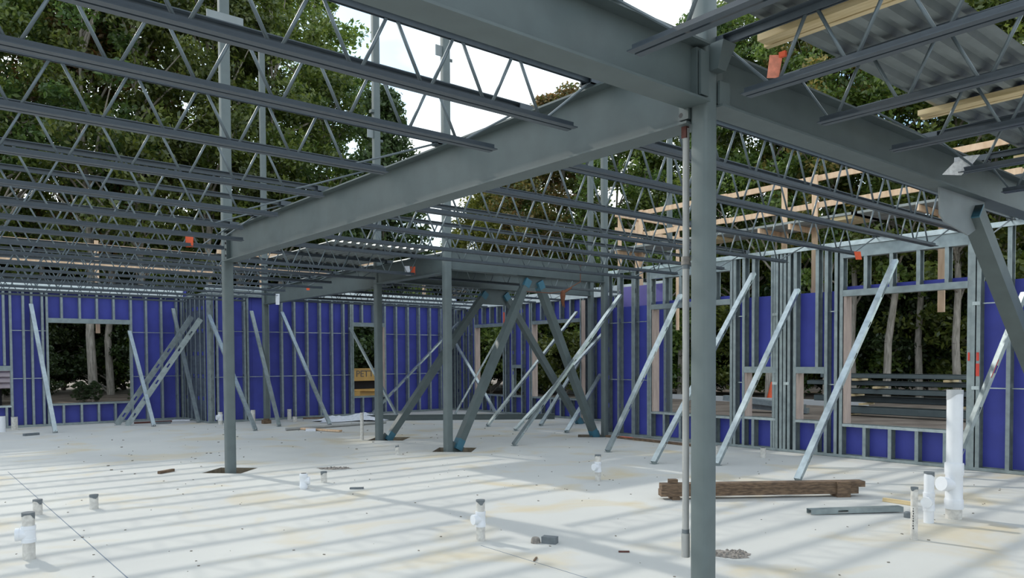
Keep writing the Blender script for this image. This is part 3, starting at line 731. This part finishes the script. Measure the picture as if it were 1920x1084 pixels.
# ------------------------------------------------------------------ things lying on the slab
t = empty('timber_stack', (6.95,5.72,0), 'brown stack of two long timbers strapped on blocks, behind the near column', 'timber')
P0, P1 = Vector((6.93,5.70,0)), Vector((8.86,4.30,0)); dd = (P1-P0).normalized(); pn = Vector((-dd.y,dd.x,0))
build('timber', MB().bar(P0+Vector((0,0,.075)), P1-dd*0.03+Vector((0,0,.075)), 0.14, 0.075), OLDW, t)
build('timber', MB().bar(P0+dd*0.01+Vector((0,0,.148)), P1+dd*0.05+Vector((0,0,.148)), 0.14, 0.066), OLDW, t)
build('bearer_block', MB().bar(P0+dd*0.17-pn*0.1+Vector((0,0,.018)), P0+dd*0.17+pn*0.1+Vector((0,0,.018)), 0.09, 0.036), OLDW, t)
build('bearer_block', MB().bar(P1-dd*0.25-pn*0.09+Vector((0,0,.018)), P1-dd*0.25+pn*0.09+Vector((0,0,.018)), 0.09, 0.036), OLDW, t)
build('top_block', MB().bar(P0+dd*0.16-pn*0.02+Vector((0,0,.205)), P0+dd*0.16+pn*0.06+Vector((0,0,.205)), 0.10, 0.045), OLDW, t)
build('end_cleat', MB().bar(P1-dd*0.22-pn*0.085+Vector((0,0,0.0)), P1-dd*0.22-pn*0.085+Vector((0,0,0.18)), 0.025, 0.16, ref=dd), OLDW, t)
s_ = studbrace((7.42,4.12,0.005), (8.26,3.55,0.012), 'cut length of grey steel stud lying on the floor', w=0.10, m=GALV, group=None)
s_.name = 'stud_offcut'; s_['category'] = 'steel stud'
for c in list(s_.children):
    if c.name.startswith('foot_clip'): bpy.data.objects.remove(c)
o = build('wood_offcut', MB().bar((8.72,3.94,0.022),(8.70,3.58,0.022),0.045,0.04), PINEY, at=(8.71,3.76,0)); tag(o, 'short fresh wood offcut on the floor left of the slim pipe', 'wood')
o = build('wood_offcut', MB().bar((7.55,16.95,0.03),(7.95,15.75,0.03),0.09,0.04), PINE, at=(7.75,16.4,0)); tag(o, 'pale wood board lying on the floor near the back wall', 'wood')
o = build('floor_pipe', MB().tube((7.16,16.95,0.035),(9.9,17.1,0.035),0.035,n=10), PIPEG, at=(8.5,17,0), smooth=True); tag(o, 'long grey pipe lying on the floor near the back wall', 'pipe')
fb = empty('floor_beam', (10.0,18.3,0), 'long dark steel channel lying on the floor below the back wall', 'steel beam')
q0, q1 = Vector((10.0,18.25,0)), Vector((14.05,15.2,0))
build('web', MB().bar(q0+Vector((0,0,.075)), q1+Vector((0,0,.075)), 0.012, 0.15), STEEL, fb)
build('flange', MB().bar(q0+Vector((0,0,.145)), q1+Vector((0,0,.145)), 0.10, 0.012), STEEL, fb)
build('flange', MB().bar(q0+Vector((0,0,.006)), q1+Vector((0,0,.006)), 0.10, 0.012), STEEL, fb)
# crumpled plastic sheet
rng = np.random.default_rng(3)
nu, nv = 26, 16
vs = []
for j in range(nv):
    for i in range(nu):
        u = i/(nu-1)*2-1; v = j/(nv-1)*2-1
        h = max(0, 1-(u*u+v*v)*0.8)
        z = 0.012+h*(0.10+0.09*math.sin(5*u+3*v)*math.cos(4*v-2*u)+0.05*rng.random())
        x = 9.75+u*0.95*(1+0.1*math.sin(7*v)); y = 18.45-0.35*u+v*0.40*(1+0.25*math.sin(5*u))
        vs.append((x, y, max(0.006, z)))
fs = [(j*nu+i, j*nu+i+1, (j+1)*nu+i+1, (j+1)*nu+i) for j in range(nv-1) for i in range(nu-1)]
o = build('plastic_sheet', MB().add(vs, fs), WHITEP, at=(9.75,18.45,0)); tag(o, 'crumpled white plastic sheet on the floor near the back wall', 'sheet')
pl = empty('wood_plank', (11.5,10.7,0), 'brown plank lying along the foot of the right wall', 'wood')
build('plank', MB().bar((11.62,10.95,0.02),(11.55,8.6,0.02),0.12,0.04), OLDW, pl)
o = build('paint_mark', MB().bar((11.60,10.55,0.041),(11.59,10.25,0.041),0.10,0.003), ORANGE, pl); o['label'] = 'orange spray paint'
o = build('block', MB().box(-.10,.10,-.08,.08,0,.10).box(-.06,.06,-.05,.05,.10,.13), OLDW); o.location = (7.60,19.22,0); o.name = 'wood_block'; tag(o, 'rusty brown block at the foot of the back wall column', 'block')
o = build('post_block', MB().box(-.05,.05,-.05,.05,0,.05).box(-.045,.045,-.06,.06,.05,.11), PVCD); o.location = (13.86,17.46,0); tag(o, 'pale block under the foot of the far corner brace', 'block')
# little conduit box with broken edge
cbx = empty('conduit_box', (4.46,5.0,0), 'small grey box set in the slab beside the lower centre tee pipe', 'box')
build('box', MB().bar((4.50,5.03,0.03),(4.56,4.91,0.03),0.075,0.06), TAPE, cbx)
build('broken_rim', MB().lathe((4.44,5.06,0), [(0.045,0.0),(0.04,0.035),(0.03,0.05)], 9), RUBBLE, cbx)

def rubble(x, y, rx, ry, rot, label):
    root = empty('concrete_patch', (x, y, 0), label, 'concrete patch')
    n = 26; r1 = random.Random(int(x*100)); ca, sa = math.cos(rot), math.sin(rot)
    ring = []
    for i in range(n):
        t = 2*math.pi*i/n; k = 0.8+0.4*r1.random()
        a, b = rx*k*math.cos(t), ry*k*math.sin(t); ring.append((x+a*ca-b*sa, y+a*sa+b*ca, 0.003))
    build('broken_surface', MB().add(ring+[(x,y,0.006)], [(i,(i+1)%n,n) for i in range(n)]), RUBBLE, root)
    b = MB()
    for i in range(60):
        t = 2*math.pi*r1.random(); k = r1.random()**.5*1.0; a, c = rx*k*math.cos(t), ry*k*math.sin(t); s = 0.008+0.016*r1.random()
        X, Y = x+a*ca-c*sa, y+a*sa+c*ca
        b.lathe((X,Y,0.0), [(s,0),(s*.9,s*.5),(s*.3,s*.9)], 5)
    build('loose_chips', b, RUBBLE, root)['kind'] = 'stuff'
rubble(5.42, 3.70, 0.17, 0.13, -0.7, 'rough chipped patch in the slab right of the near column')
rubble(5.20, 10.55, 0.24, 0.13, -0.7, 'rough chipped patch in the slab beyond the tilted stub')
# dark scraps
def scrap(p, q, w, h, label, m):
    o = build('scrap', MB().bar((p[0],p[1],h/2+0.001),(q[0],q[1],h/2+0.001), w, h), m, at=(p[0],p[1],0)); tag(o, label, 'scrap')
scrap((3.03,11.73),(3.27,11.87),0.05,0.04,'dark stick lying left of the lone column', OLDW)
scrap((2.33,19.75),(2.62,19.85),0.10,0.05,'dark slat on the far left floor', TAPE)
scrap((4.02,4.60),(4.10,4.66),0.014,0.012,'thin dark stick in front of the lower centre tee pipe', OLDW)
scrap((4.75,4.35),(4.82,4.29),0.016,0.012,'tiny red-brown stick right of the conduit box', RUST)
scrap((8.95,20.0),(9.6,19.7),0.12,0.04,'brown board scrap below the back wall left of the plastic sheet', OLDW)
scrap((5.0,21.6),(5.9,21.5),0.10,0.04,'red-brown board under the two sloping studs', RUST)
scrap((5.35,21.1),(5.75,21.05),0.10,0.05,'dark board next to the left window brace', TAPE)
scrap((6.05,21.9),(6.45,21.7),0.25,0.03,'white scrap on the floor in the left corner', WHITEP)
scrap((4.52,8.72),(4.66,8.62),0.05,0.02,'small shiny scrap in front of the open fitting', TAPE)
scrap((7.45,16.5),(7.65,16.4),0.12,0.06,'white scrap at the end of the lying pipe', WHITEP)
deb = MB(); r2 = random.Random(11)
for i in range(330):
    if i < 210: X, Y = r2.uniform(0.5, 11.5), r2.uniform(2.6, 11)
    else: X, Y = r2.uniform(2.3, 11.5), r2.uniform(11, 20)
    s = r2.uniform(0.003, 0.011)*(1 if i < 210 else 1.8); a = r2.uniform(0, 3.14)
    deb.bar((X-math.cos(a)*s, Y-math.sin(a)*s, s*.35), (X+math.cos(a)*s, Y+math.sin(a)*s, s*.35), s*1.1, s*.6)
o = build('debris', deb, mat('dark grit', (0.20,0.18,0.15), 0.9)); tag(o, 'dark crumbs and chips strewn over the slab', 'debris', kind='stuff')

# ------------------------------------------------------------------ roof deck and dunnage on the near joists
def deck(label, x0, x1, y0, y1, z, group='corrugated deck sheets', pitch=0.152, hgt=0.038, axis='x'):
    # ribs run along X (or Y)
    prof = []; v = 0.0; wd = (y1-y0) if axis == 'x' else (x1-x0)
    while v < wd-0.01:
        prof += [(v,0),(v+pitch*.36,0),(v+pitch*.5,hgt),(v+pitch*.86,hgt)]; v += pitch
    vs = []
    for a in ((x0, x1) if axis == 'x' else (y0, y1)):
        for th in (0, 0.002):
            for p, h in prof: vs.append((a, y0+p, z+h+th) if axis == 'x' else (x0+p, a, z+h+th))
    n = len(prof); fs = []
    for i in range(n-1):
        fs += [(i, i+1, 2*n+i+1, 2*n+i), (n+i+1, n+i, 3*n+i, 3*n+i+1), (i, n+i, n+i+1, i+1), (2*n+i, 2*n+i+1, 3*n+i+1, 3*n+i)]
    o = build('roof_deck', MB().add(vs, fs), DECK, at=((x0+x1)/2,(y0+y1)/2,z)); tag(o, label, 'roof deck', group); return o
ZD = TOP+HT+0.001
deck('corrugated deck sheet over the near joists, the lowest of the pile at top right', 3.55, 9.6, 1.70, 2.62, ZD+0.042)
deck('corrugated deck sheet over the near joists, upper one of the pile at top right', 3.6, 9.5, 1.72, 2.58, ZD+0.062)
for i, (x, l) in enumerate(((4.22, 'pair of pale two-by-fours under the roof deck near the orange tag'), (6.50, 'pair of pale two-by-fours under the roof deck near the silver tag'), (8.70, 'pair of pale two-by-fours under the roof deck at the right edge'))):
    t = empty('dunnage', (x, 2.66, ZD), l, 'lumber', 'lumber under the deck')
    build('board', MB().box(x-0.05, x+0.05, -1.5, 2.67, ZD-0.0, ZD+0.040), PINEY, t)
    build('board', MB().box(x+0.055, x+0.10, -1.5, 2.69, ZD-0.005, ZD+0.040), PINEY, t)
deck('corrugated deck bundle on the far roof left of the braced column', 5.7, 7.6, 11.55, 14.3, ZD+0.01, 'far deck bundles', axis='y')
deck('corrugated deck bundle on the far roof between the chevron frames', 7.9, 10.7, 11.3, 13.5, ZD+0.01, 'far deck bundles', axis='y')
deck('dark deck bundle above the rear chevron frame', 7.8, 10.4, 14.0, 18.5, ZD+0.01, 'far deck bundles', axis='y')

# ------------------------------------------------------------------ tags and rope
def tagthing(name, label, pts, m, thick=0.002, cat='tag'):
    a = [Vector(p) for p in pts]; n = len(a)
    nrm = (a[1]-a[0]).cross(a[2]-a[0]).normalized()*thick
    vs = a+[v+nrm for v in a]
    fs = [tuple(range(n)), tuple(range(2*n-1, n-1, -1))]+[(i, n+i, n+(i+1)%n, (i+1)%n) for i in range(n)]
    o = build(name, MB().add(vs, fs), m, at=tuple(a[0])); tag(o, label, cat); return o
def quadtag(label, c, w, h, m, skew=0.0, name='joist_tag'):
    c = Vector(c); r = Vector((rt0.x, rt0.y, 0))*w/2
    return tagthing(name, label, [c-r+Vector((0,0,h/2)), c-r*0.9+r*skew-Vector((0,0,h/2)), c+r*0.9+r*skew-Vector((0,0,h/2)), c+r+Vector((0,0,h/2))], m)
tg = quadtag('faded orange tag hanging on the joist right of the near column', (3.97,2.42,3.305), 0.075, 0.13, PEACH, -0.5)
build('fold', MB().box(3.98,4.00,2.37,2.41,3.355,3.385), ORANGE, tg)
quadtag('orange tag hanging left of the lone column', (3.22,10.75,3.27), 0.11, 0.18, ORANGE)
tagthing('joist_tag', 'silver curled tag hanging on a joist over the right beam', [(7.06,2.62,3.335),(7.00,2.60,3.28),(6.92,2.66,3.18),(7.02,2.55,3.17),(7.12,2.50,3.27),(7.16,2.46,3.345)], SILVER, 0.004)
quadtag('red and white tag in front of the joining beam', (7.55,12.0,3.28), 0.09, 0.15, ORANGE)
quadtag('white flap beside the red tag on the joining beam', (7.42,12.0,3.27), 0.10, 0.17, WHITEP, 0.5)
quadtag('orange ribbon tied at a joist end over the large right window', (11.25,5.50,3.16), 0.10, 0.12, ORANGE, 0.5)
quadtag('white tag near the back wall column', (7.28,17.61,3.10), 0.10, 0.26, WHITEP)
quadtag('small orange tag near the back wall column', (7.55,16.5,3.30), 0.08, 0.10, ORANGE)
rp = empty('rope', (10.4,11.0,2.95), 'brown knotted rope hanging off the front chevron beam', 'rope')
build('rope_line', MB().path([(10.93,11.04,3.54),(10.93,11.04,3.20),(10.62,11.03,3.06),(10.42,11.02,2.98),(10.1,11.03,2.93),(9.5,11.05,2.93)], 0.008), BROWN, rp)
build('knot', MB().lathe((10.42,11.02,2.78), [(0.01,-0.10),(0.035,0.0),(0.055,0.12),(0.045,0.18),(0.02,0.22)], 8).tube((10.45,11.02,2.96),(10.66,11.02,3.06),0.03,0.015,7), BROWN, rp)
build('knot_tail', MB().tube((10.44,11.02,2.84),(10.47,11.02,2.66),0.015,0.008,6), BROWN, rp)

# ------------------------------------------------------------------ wooden scaffold brackets outside the walls
sc = empty('scaffold_guardrail', (13.0,7.0,2.2), 'fresh pine guardrail and brackets outside the right wall', 'guardrail')
for a, b in ((11.6, 9.0), (9.05, 6.4), (6.45, 3.9), (3.95, 0.5)):
    for z in (4.38, 4.86): build('rail', MB().bar((13.0+0.02*random.random(),a,z-0.03*random.random()),(13.0,b,z),0.04,0.10), PINE, sc)
for y in (11.2, 9.55, 7.72, 7.12, 4.98, 2.6, 1.0):
    build('post', MB().box(12.95,12.99,y-0.05,y+0.05,2.35 if y not in (7.72,) else 2.9,4.92), PINE, sc)
    build('bracket_arm', MB().box(12.23,13.2,y+0.05,y+0.09,3.88,3.975), PINE, sc)
for a, b in ((11.6,9.1),(9.15,6.0),(6.1,3.6)):
    for k in range(3): build('plank', MB().box(12.26+k*.32,12.26+k*.32+.30,b,a,3.98,4.02), PLANKG, sc)
for y in (9.0, 6.35): build('plank_cleat', MB().box(12.3,12.9,y-0.25,y+0.25,3.92,3.975), PINEY, sc)
sc2 = empty('scaffold_guardrail', (15.0,12.5,2.2), 'pine guardrail turning the corner behind the right wall studs', 'guardrail')
for z in (4.85, 5.22): build('rail', MB().bar((14.1,13.0,z),(17.5,13.0,z),0.04,0.11), PINE, sc2)
for x in (14.3, 14.95, 16.6): build('post', MB().box(x-.05,x+.05,13.02,13.06,2.4,5.3), PINE, sc2)
sc3 = empty('scaffold_guardrail', (3.0,23.0,2.2), 'pine guardrail glimpsed beyond the left wall head', 'guardrail')
for z in (4.28, 4.75): build('rail', MB().bar((-5,23.05,z),(7.6,23.05,z),0.04,0.12), PINE, sc3)
for x in (-3, 0, 4.47):
    build('post', MB().box(x-.05,x+.05,22.98,23.02,2.4,4.9), PINE, sc3); build('bracket_arm', MB().box(x+.05,x+.09,22.57,23.02,3.2,3.29), PINE, sc3)
sc4 = empty('scaffold_guardrail', (11.0,21.0,2.2), 'pine guardrail glimpsed beyond the back wall head', 'guardrail')
for z in (4.2, 4.6): build('rail', MB().bar((7.0,21.0,z),(15.5,21.0,z),0.04,0.12), PINE, sc4)
for x in (8.2, 10.9, 13.6):
    build('post', MB().box(x-.05,x+.05,20.93,20.97,2.7,4.75), PINE, sc4); build('bracket_arm', MB().box(x+.05,x+.09,20.47,20.97,3.2,3.29), PINE, sc4)

# ------------------------------------------------------------------ steel pile seen through the large right window
def yb(x, y0, y1, z, h, w, label, m=STEEL):
    t = empty('pile_beam', (x, y0, z), label, 'steel beam', 'steel beams piled outside')
    build('web', MB().box(x-.006,x+.006,y0,y1,z+.01,z+h-.01), m, t)
    build('flange', MB().box(x-w/2,x+w/2,y0,y1,z+h-.014,z+h), m, t); build('flange', MB().box(x-w/2,x+w/2,y0,y1,z,z+.014), m, t)
    build('side_lip', MB().box(x-w/2,x-w/2+.012,y0,y1,z,z+h), m, t)
PX = 22.2
yb(PX, 7.0, 11.35, -0.02, 0.22, 0.30, 'lowest piled beam outside the large right window')
yb(PX+.35, 6.8, 12.3, 0.30, 0.18, 0.26, 'second lowest piled beam outside the large right window')
yb(PX, 7.1, 11.5, 0.56, 0.16, 0.26, 'middle piled beam outside the large right window')
yb(PX+.2, 6.9, 12.45, 0.80, 0.14, 0.26, 'second highest piled beam outside the large right window')
yb(PX, 6.6, 11.9, 1.02, 0.14, 0.26, 'topmost piled beam outside the large right window')
for i, (y, z) in enumerate(((7.4,-.08),(11.0,-.08),(8.0,.235),(10.6,.235),(8.2,.49),(10.9,.49),(7.6,.73),(10.2,.73),(8.3,.95),(10.8,.95))):
    o = build('dunnage_block', MB().box(PX-.25,PX+.5,y-.06,y+.06,z,z+.06), PINEY, at=(PX,y,z)); tag(o, 'pale wood spacer %s, %s end of the outside beam pile' % (('under the lowest piled beam','above the lowest piled beam','under the middle piled beam','above the middle piled beam','under the topmost piled beam')[i//2], ('right','left')[i % 2]), 'wood', 'spacers in the outside beam pile')
lb = empty('loose_beam', (21.5,12.3,0), 'pale galvanised bundle lying left of the beam pile outside', 'steel beam')
build('section', MB().bar((21.0,14.6,0.35),(21.7,12.2,0.12),0.3,0.16), GALV, lb); build('section', MB().bar((21.3,14.4,0.12),(21.9,12.2,0.0),0.3,0.16), GALV, lb)
cn = empty('traffic_cone', (28.0,17.2,-0.1), 'small orange cone outside the left of two small right windows', 'cone')
build('cone', MB().lathe((28.0,17.2,-0.1), [(0.20,0.04),(0.03,0.75)], 14), ORANGE, cn, smooth=True); build('base', MB().box(27.75,28.25,16.95,17.45,-0.1,-0.06), ORANGE, cn)
o = build('road_kerb', MB().box(26.0,26.5,12.5,40,-0.1,0.08), mat('pale kerb', (0.45,0.46,0.47), 0.9)); tag(o, 'pale kerb line beyond the dirt outside the small windows', 'kerb')

# yellow telescopic machine behind the back window
tm = empty('construction_machine', (14.4,26.5,-0.1), 'ochre yellow machine outside the narrow back window', 'machine')
build('boom', MB().box(11.6,17.6,26.0,26.4,0.84,1.30), YELLOW, tm)
build('boom_top', MB().box(11.6,17.6,25.98,26.42,1.28,1.31), YELLOW, tm)
build('chassis', MB().box(12.6,17.2,26.0,27.6,0.10,0.52).box(12.4,13.9,25.9,27.6,0.10,0.45), YELLOW, tm)
build('fender', MB().add([(12.5,25.9,.5),(14.9,25.9,.42),(14.9,26.5,.46),(12.5,26.5,.56)], [(0,1,2,3)]), YELLOW, tm)
build('engine_cover', MB().box(13.2,16.8,26.45,27.6,0.52,1.2), BLACK, tm)
for x in (12.9, 16.6):
    w = build('wheel', MB().tube((x,25.75,0.45),(x,26.05,0.45),0.45,n=20).tube((x,27.5,0.45),(x,27.8,0.45),0.45,n=20), BLACK, tm)
    build('hub', MB().tube((x,25.73,0.45),(x,25.76,0.45),0.2,n=14), YELLOW, w)
tc_ = bpy.data.curves.new('lettering', 'FONT'); tc_.body = 'PETTIBONE'; tc_.size = 0.34; tc_.extrude = 0.004
to = bpy.data.objects.new('lettering_tmp', tc_); COL.objects.link(to)
bpy.context.view_layer.update()
me = bpy.data.meshes.new_from_object(to.evaluated_get(bpy.context.evaluated_depsgraph_get()))
bpy.data.objects.remove(to); me.materials.clear(); me.materials.append(mat('grey letter paint', (0.12,0.10,0.08), 0.6))
lo = bpy.data.objects.new('lettering', me); lo.rotation_euler = (math.pi/2,0,0); lo.location = Vector((13.78,25.99,1.00))-Vector(tm.location); link(lo, tm)

# site trailer seen through the small left window
tr = empty('site_trailer', (1.2,25.5,-0.1), 'pinkish lap-sided trailer glimpsed in the small left window', 'trailer')
build('body', MB().box(-2.5,2.70,25.06,27.5,0.9,2.9), SIDING, tr)
for k in range(8):
    z = 0.92+k*0.155
    build('siding_board', MB().add([(-2.5,25.0,z),(2.72,25.0,z),(2.72,25.05,z+.15),(-2.5,25.05,z+.15),(-2.5,25.06,z),(2.72,25.06,z)], [(0,1,2,3),(0,4,5,1)]), SIDING, tr)
build('undercarriage', MB().box(-2.3,2.5,25.4,27.4,0.3,0.9), BLACK, tr)
for x in (-0.4, 0.6): build('wheel', MB().tube((x,25.3,0.25),(x,25.55,0.25),0.35,n=18), BLACK, tr)

# ------------------------------------------------------------------ trees
def npmesh(name, V, Fq, m):
    me = bpy.data.meshes.new(name)
    me.vertices.add(len(V)); me.vertices.foreach_set('co', V.astype(np.float32).ravel())
    nq = len(Fq)
    me.loops.add(nq*4); me.loops.foreach_set('vertex_index', Fq.astype(np.int32).ravel())
    me.polygons.add(nq); me.polygons.foreach_set('loop_start', np.arange(0, nq*4, 4, dtype=np.int32))
    me.update(calc_edges=True); me.materials.append(m); return me
def leaves(centres, radii, per, size, rs, flat=0.7):
    n = len(centres)*per
    c = np.repeat(centres, per, 0); r = np.repeat(radii, per)[:, None]
    d = rs.normal(size=(n,3)); d /= np.linalg.norm(d, axis=1, keepdims=True)
    p = c+d*r*(rs.random((n,1))**0.45)*np.array([1,1,flat])
    a = rs.normal(size=(n,3)); a /= np.linalg.norm(a, axis=1, keepdims=True)
    b = np.cross(a, rs.normal(size=(n,3))); b /= np.linalg.norm(b, axis=1, keepdims=True)
    s = size*(0.6+0.8*rs.random((n,1)))
    V = np.empty((n,4,3)); V[:,0] = p-a*s; V[:,1] = p-b*s*.5; V[:,2] = p+a*s; V[:,3] = p+b*s*.5
    return V.reshape(-1,3)
def broadleaf(seed, h, crown_r, base, lm, nclus, per, size, lean=0.3):
    rs = np.random.default_rng(seed); tk = MB()
    pts = [Vector((0,0,-0.2))]; x = y = 0
    for k in range(1, 8):
        x += rs.normal()*lean*0.35; y += rs.normal()*lean*0.35; pts.append(Vector((x, y, h*0.92*k/7)))
    r0 = 0.0085*h
    for k in range(7): tk.tube(pts[k], pts[k+1], r0*(1-k/7.6), r0*(1-(k+1)/7.6), 8, caps=False)
    cs = []; rr = []
    for i in range(nclus):
        t = base+(1-base)*rs.random()**0.8
        env = crown_r*(math.sin(math.pi*min(1, (t-base)/(1-base)*0.82+0.16))**0.75)
        a = rs.random()*6.283; d = env*rs.random()**0.55
        kf = min(6.99, t/0.92*7); k = int(kf); c0 = pts[k].lerp(pts[k+1], kf-k)
        q = Vector((c0.x+d*math.cos(a), c0.y+d*math.sin(a), t*h))
        cs.append(q); rr.append(crown_r*(0.11+0.15*rs.random()))
        if i % 4 == 0 and d > 0.4:
            st = pts[max(0, k-1)].lerp(pts[k], rs.random())
            mid = st.lerp(q, 0.5)+Vector((0,0,0.2)); tk.tube(st, mid, 0.05, 0.035, 5, False); tk.tube(mid, q, 0.035, 0.012, 5, False)
    V = leaves(np.array([tuple(c) for c in cs]), np.array(rr), per, size, rs)
    Fq = np.arange(len(V)).reshape(-1,4)
    tm_ = tk.mesh('trunk'); tm_.materials.append(BARK)
    for p in tm_.polygons: p.use_smooth = True
    return tm_, npmesh('foliage', V, Fq, lm)
def conifer(seed, h, r, lm, per, size):
    rs = np.random.default_rng(seed); tk = MB().tube((0,0,-.2),(0,0,h*.97),0.014*h,0.02,8,False)
    cs = []; rr = []
    z = h*0.12
    while z < h*0.98:
        rad = r*(1-z/h)**0.8+0.15
        for k in range(9):
            a = rs.random()*6.283
            for f in (0.35, 0.7, 1.0):
                cs.append((rad*f*math.cos(a), rad*f*math.sin(a), z-rad*f*0.12)); rr.append(0.16*r+0.12)
            if k % 3 == 0: tk.tube((0,0,z),(rad*math.cos(a),rad*math.sin(a),z-rad*.1),0.03,0.01,4,False)
        z += h*0.035
    V = leaves(np.array(cs), np.array(rr), per, size, rs, 0.55)
    tm_ = tk.mesh('trunk'); tm_.materials.append(BARK)
    return tm_, npmesh('foliage', V, np.arange(len(V)).reshape(-1,4), lm)
KINDS = {
 'a': broadleaf(1, 16.0, 3.6, 0.25, L1, 120, 200, 0.095),
 'b': broadleaf(2, 17.0, 3.2, 0.34, L1, 95, 200, 0.09, 0.3),
 'c': broadleaf(3, 13.0, 4.0, 0.20, L2, 170, 230, 0.10),
 'd': broadleaf(4, 15.0, 3.0, 0.36, L4, 95, 240, 0.09, 0.3),
 'e': conifer(5, 13.0, 3.0, L3, 40, 0.11),
 'f': broadleaf(6, 17.5, 2.8, 0.40, L5, 95, 200, 0.095, 0.12),
 's': broadleaf(7, 4.6, 2.6, 0.05, L1, 100, 200, 0.08),
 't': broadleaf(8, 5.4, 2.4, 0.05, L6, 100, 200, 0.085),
}
HT0 = dict(a=16.0, b=17.0, c=13.0, d=15.0, e=13.0, f=17.5, s=4.6, t=5.4)
KN = dict(a='mid green broadleaf tree', b='tall slender broadleaf tree', c='yellow-green broadleaf tree', d='reddish turning tree', e='dense dark conifer', f='dark high-crowned tree', s='green shrub', t='dark shrub')
rt_ = random.Random(5)
def place(kind, az, dist, h, where, cat='tree', grp='trees around the site'):
    x, y = dist*math.cos(R(az)), dist*math.sin(R(az))
    tm_, fm_ = KINDS[kind]
    root = empty('tree' if cat == 'tree' else 'shrub', (x, y, -0.1), '%s %s' % (KN[kind], where), cat, grp)
    s = h/HT0[kind]; root.scale = (s*rt_.uniform(.9,1.15), s*rt_.uniform(.9,1.15), s); root.rotation_euler = (0,0,rt_.uniform(0,6.28))
    inst('trunk', tm_, root, (0,0,0)); f = inst('foliage', fm_, root, (0,0,0)); f['kind'] = 'stuff'
# az 84.5 is the left edge of the picture, 50.5 the middle, 16.5 the right edge
TREES = [
 ('a',101,34,15.2,'off the left edge, farthest left'),('f',97,36,15.8,'off the left edge, second from the far left'),('b',93.5,34,15.4,'just off the left edge of the view'),
 ('a',90,33,15.6,'outside the left edge beside the left wall'),('d',87,35,16.5,'at the very left edge above the left wall'),
 ('b',84.5,31,17.0,'behind the small left window'),('a',82,35,18.0,'behind the left jamb of the large left window'),('f',79.3,30,18.5,'behind the large left window, its thick trunk showing'),
 ('d',78.3,33,17.5,'behind the right part of the large left window'),('a',76.2,30,18.0,'behind the left corner of the walls'),('b',74,35,19.0,'left of the lone column\'s upper shaft'),
 ('f',72,30,18.0,'directly behind the lone column\'s upper shaft'),('a',70,33,19.0,'right of the lone column\'s upper shaft'),('b',67.8,31,18.5,'above the back wall column'),
 ('a',65.5,36,19.5,'left of the open sky'),('f',63.6,33,15.2,'bordering the open sky on its left'),
 ('e',59.9,38,15.2,'standing in front of the open sky'),('t',57.5,42,7.5,'below the open sky, left of the braced column'),
 ('c',55.0,48,9.0,'below the open sky behind the braced column'),('c',52.5,46,11.3,'right of the front braced column'),('c',50.3,44,12.5,'behind the chevron gusset'),('d',49.2,40,14.2,'with red tips above the middle of the long beam'),
 ('d',47.2,40,15.5,'with red tips where the beams meet'),('a',45.0,40,15.0,'behind the front chevron frame\'s right column'),('b',42.8,38,15.8,'between the chevron frame and the near column'),('a',40.5,36,15.5,'just left of the near column'),
 ('b',38,36,17.0,'hidden in part by the near column'),('f',36,34,17.0,'just right of the near column'),('a',33.8,36,17.5,'behind the left small right-hand window'),('b',31.8,33,17.0,'behind the right small right-hand window'),
 ('f',29.8,35,18.0,'left end of the large right window'),('d',28,33,16.0,'with red leaves behind the large right window'),('a',26.2,34,17.5,'its pale trunk in the large right window'),('b',24.2,33,17.5,'right part of the large right window'),
 ('f',22.2,35,18.0,'behind the right jamb of the large right window'),('a',20,33,17.0,'right of the large right window'),('b',17.8,34,17.5,'at the right edge of the view'),('a',15,34,17.0,'just off the right edge'),('f',12,35,17.0,'off the right edge, farthest right'),
]
for k_, az, dist, h, where in TREES:
    left = az > 62
    hh = h*1.24 if left else h
    if az > 82: hh = h*1.33
    if az > 89: hh = h*1.5
    place(k_, az, dist*1.35 if left else dist, hh, where)
    gap = 48 < az < 63
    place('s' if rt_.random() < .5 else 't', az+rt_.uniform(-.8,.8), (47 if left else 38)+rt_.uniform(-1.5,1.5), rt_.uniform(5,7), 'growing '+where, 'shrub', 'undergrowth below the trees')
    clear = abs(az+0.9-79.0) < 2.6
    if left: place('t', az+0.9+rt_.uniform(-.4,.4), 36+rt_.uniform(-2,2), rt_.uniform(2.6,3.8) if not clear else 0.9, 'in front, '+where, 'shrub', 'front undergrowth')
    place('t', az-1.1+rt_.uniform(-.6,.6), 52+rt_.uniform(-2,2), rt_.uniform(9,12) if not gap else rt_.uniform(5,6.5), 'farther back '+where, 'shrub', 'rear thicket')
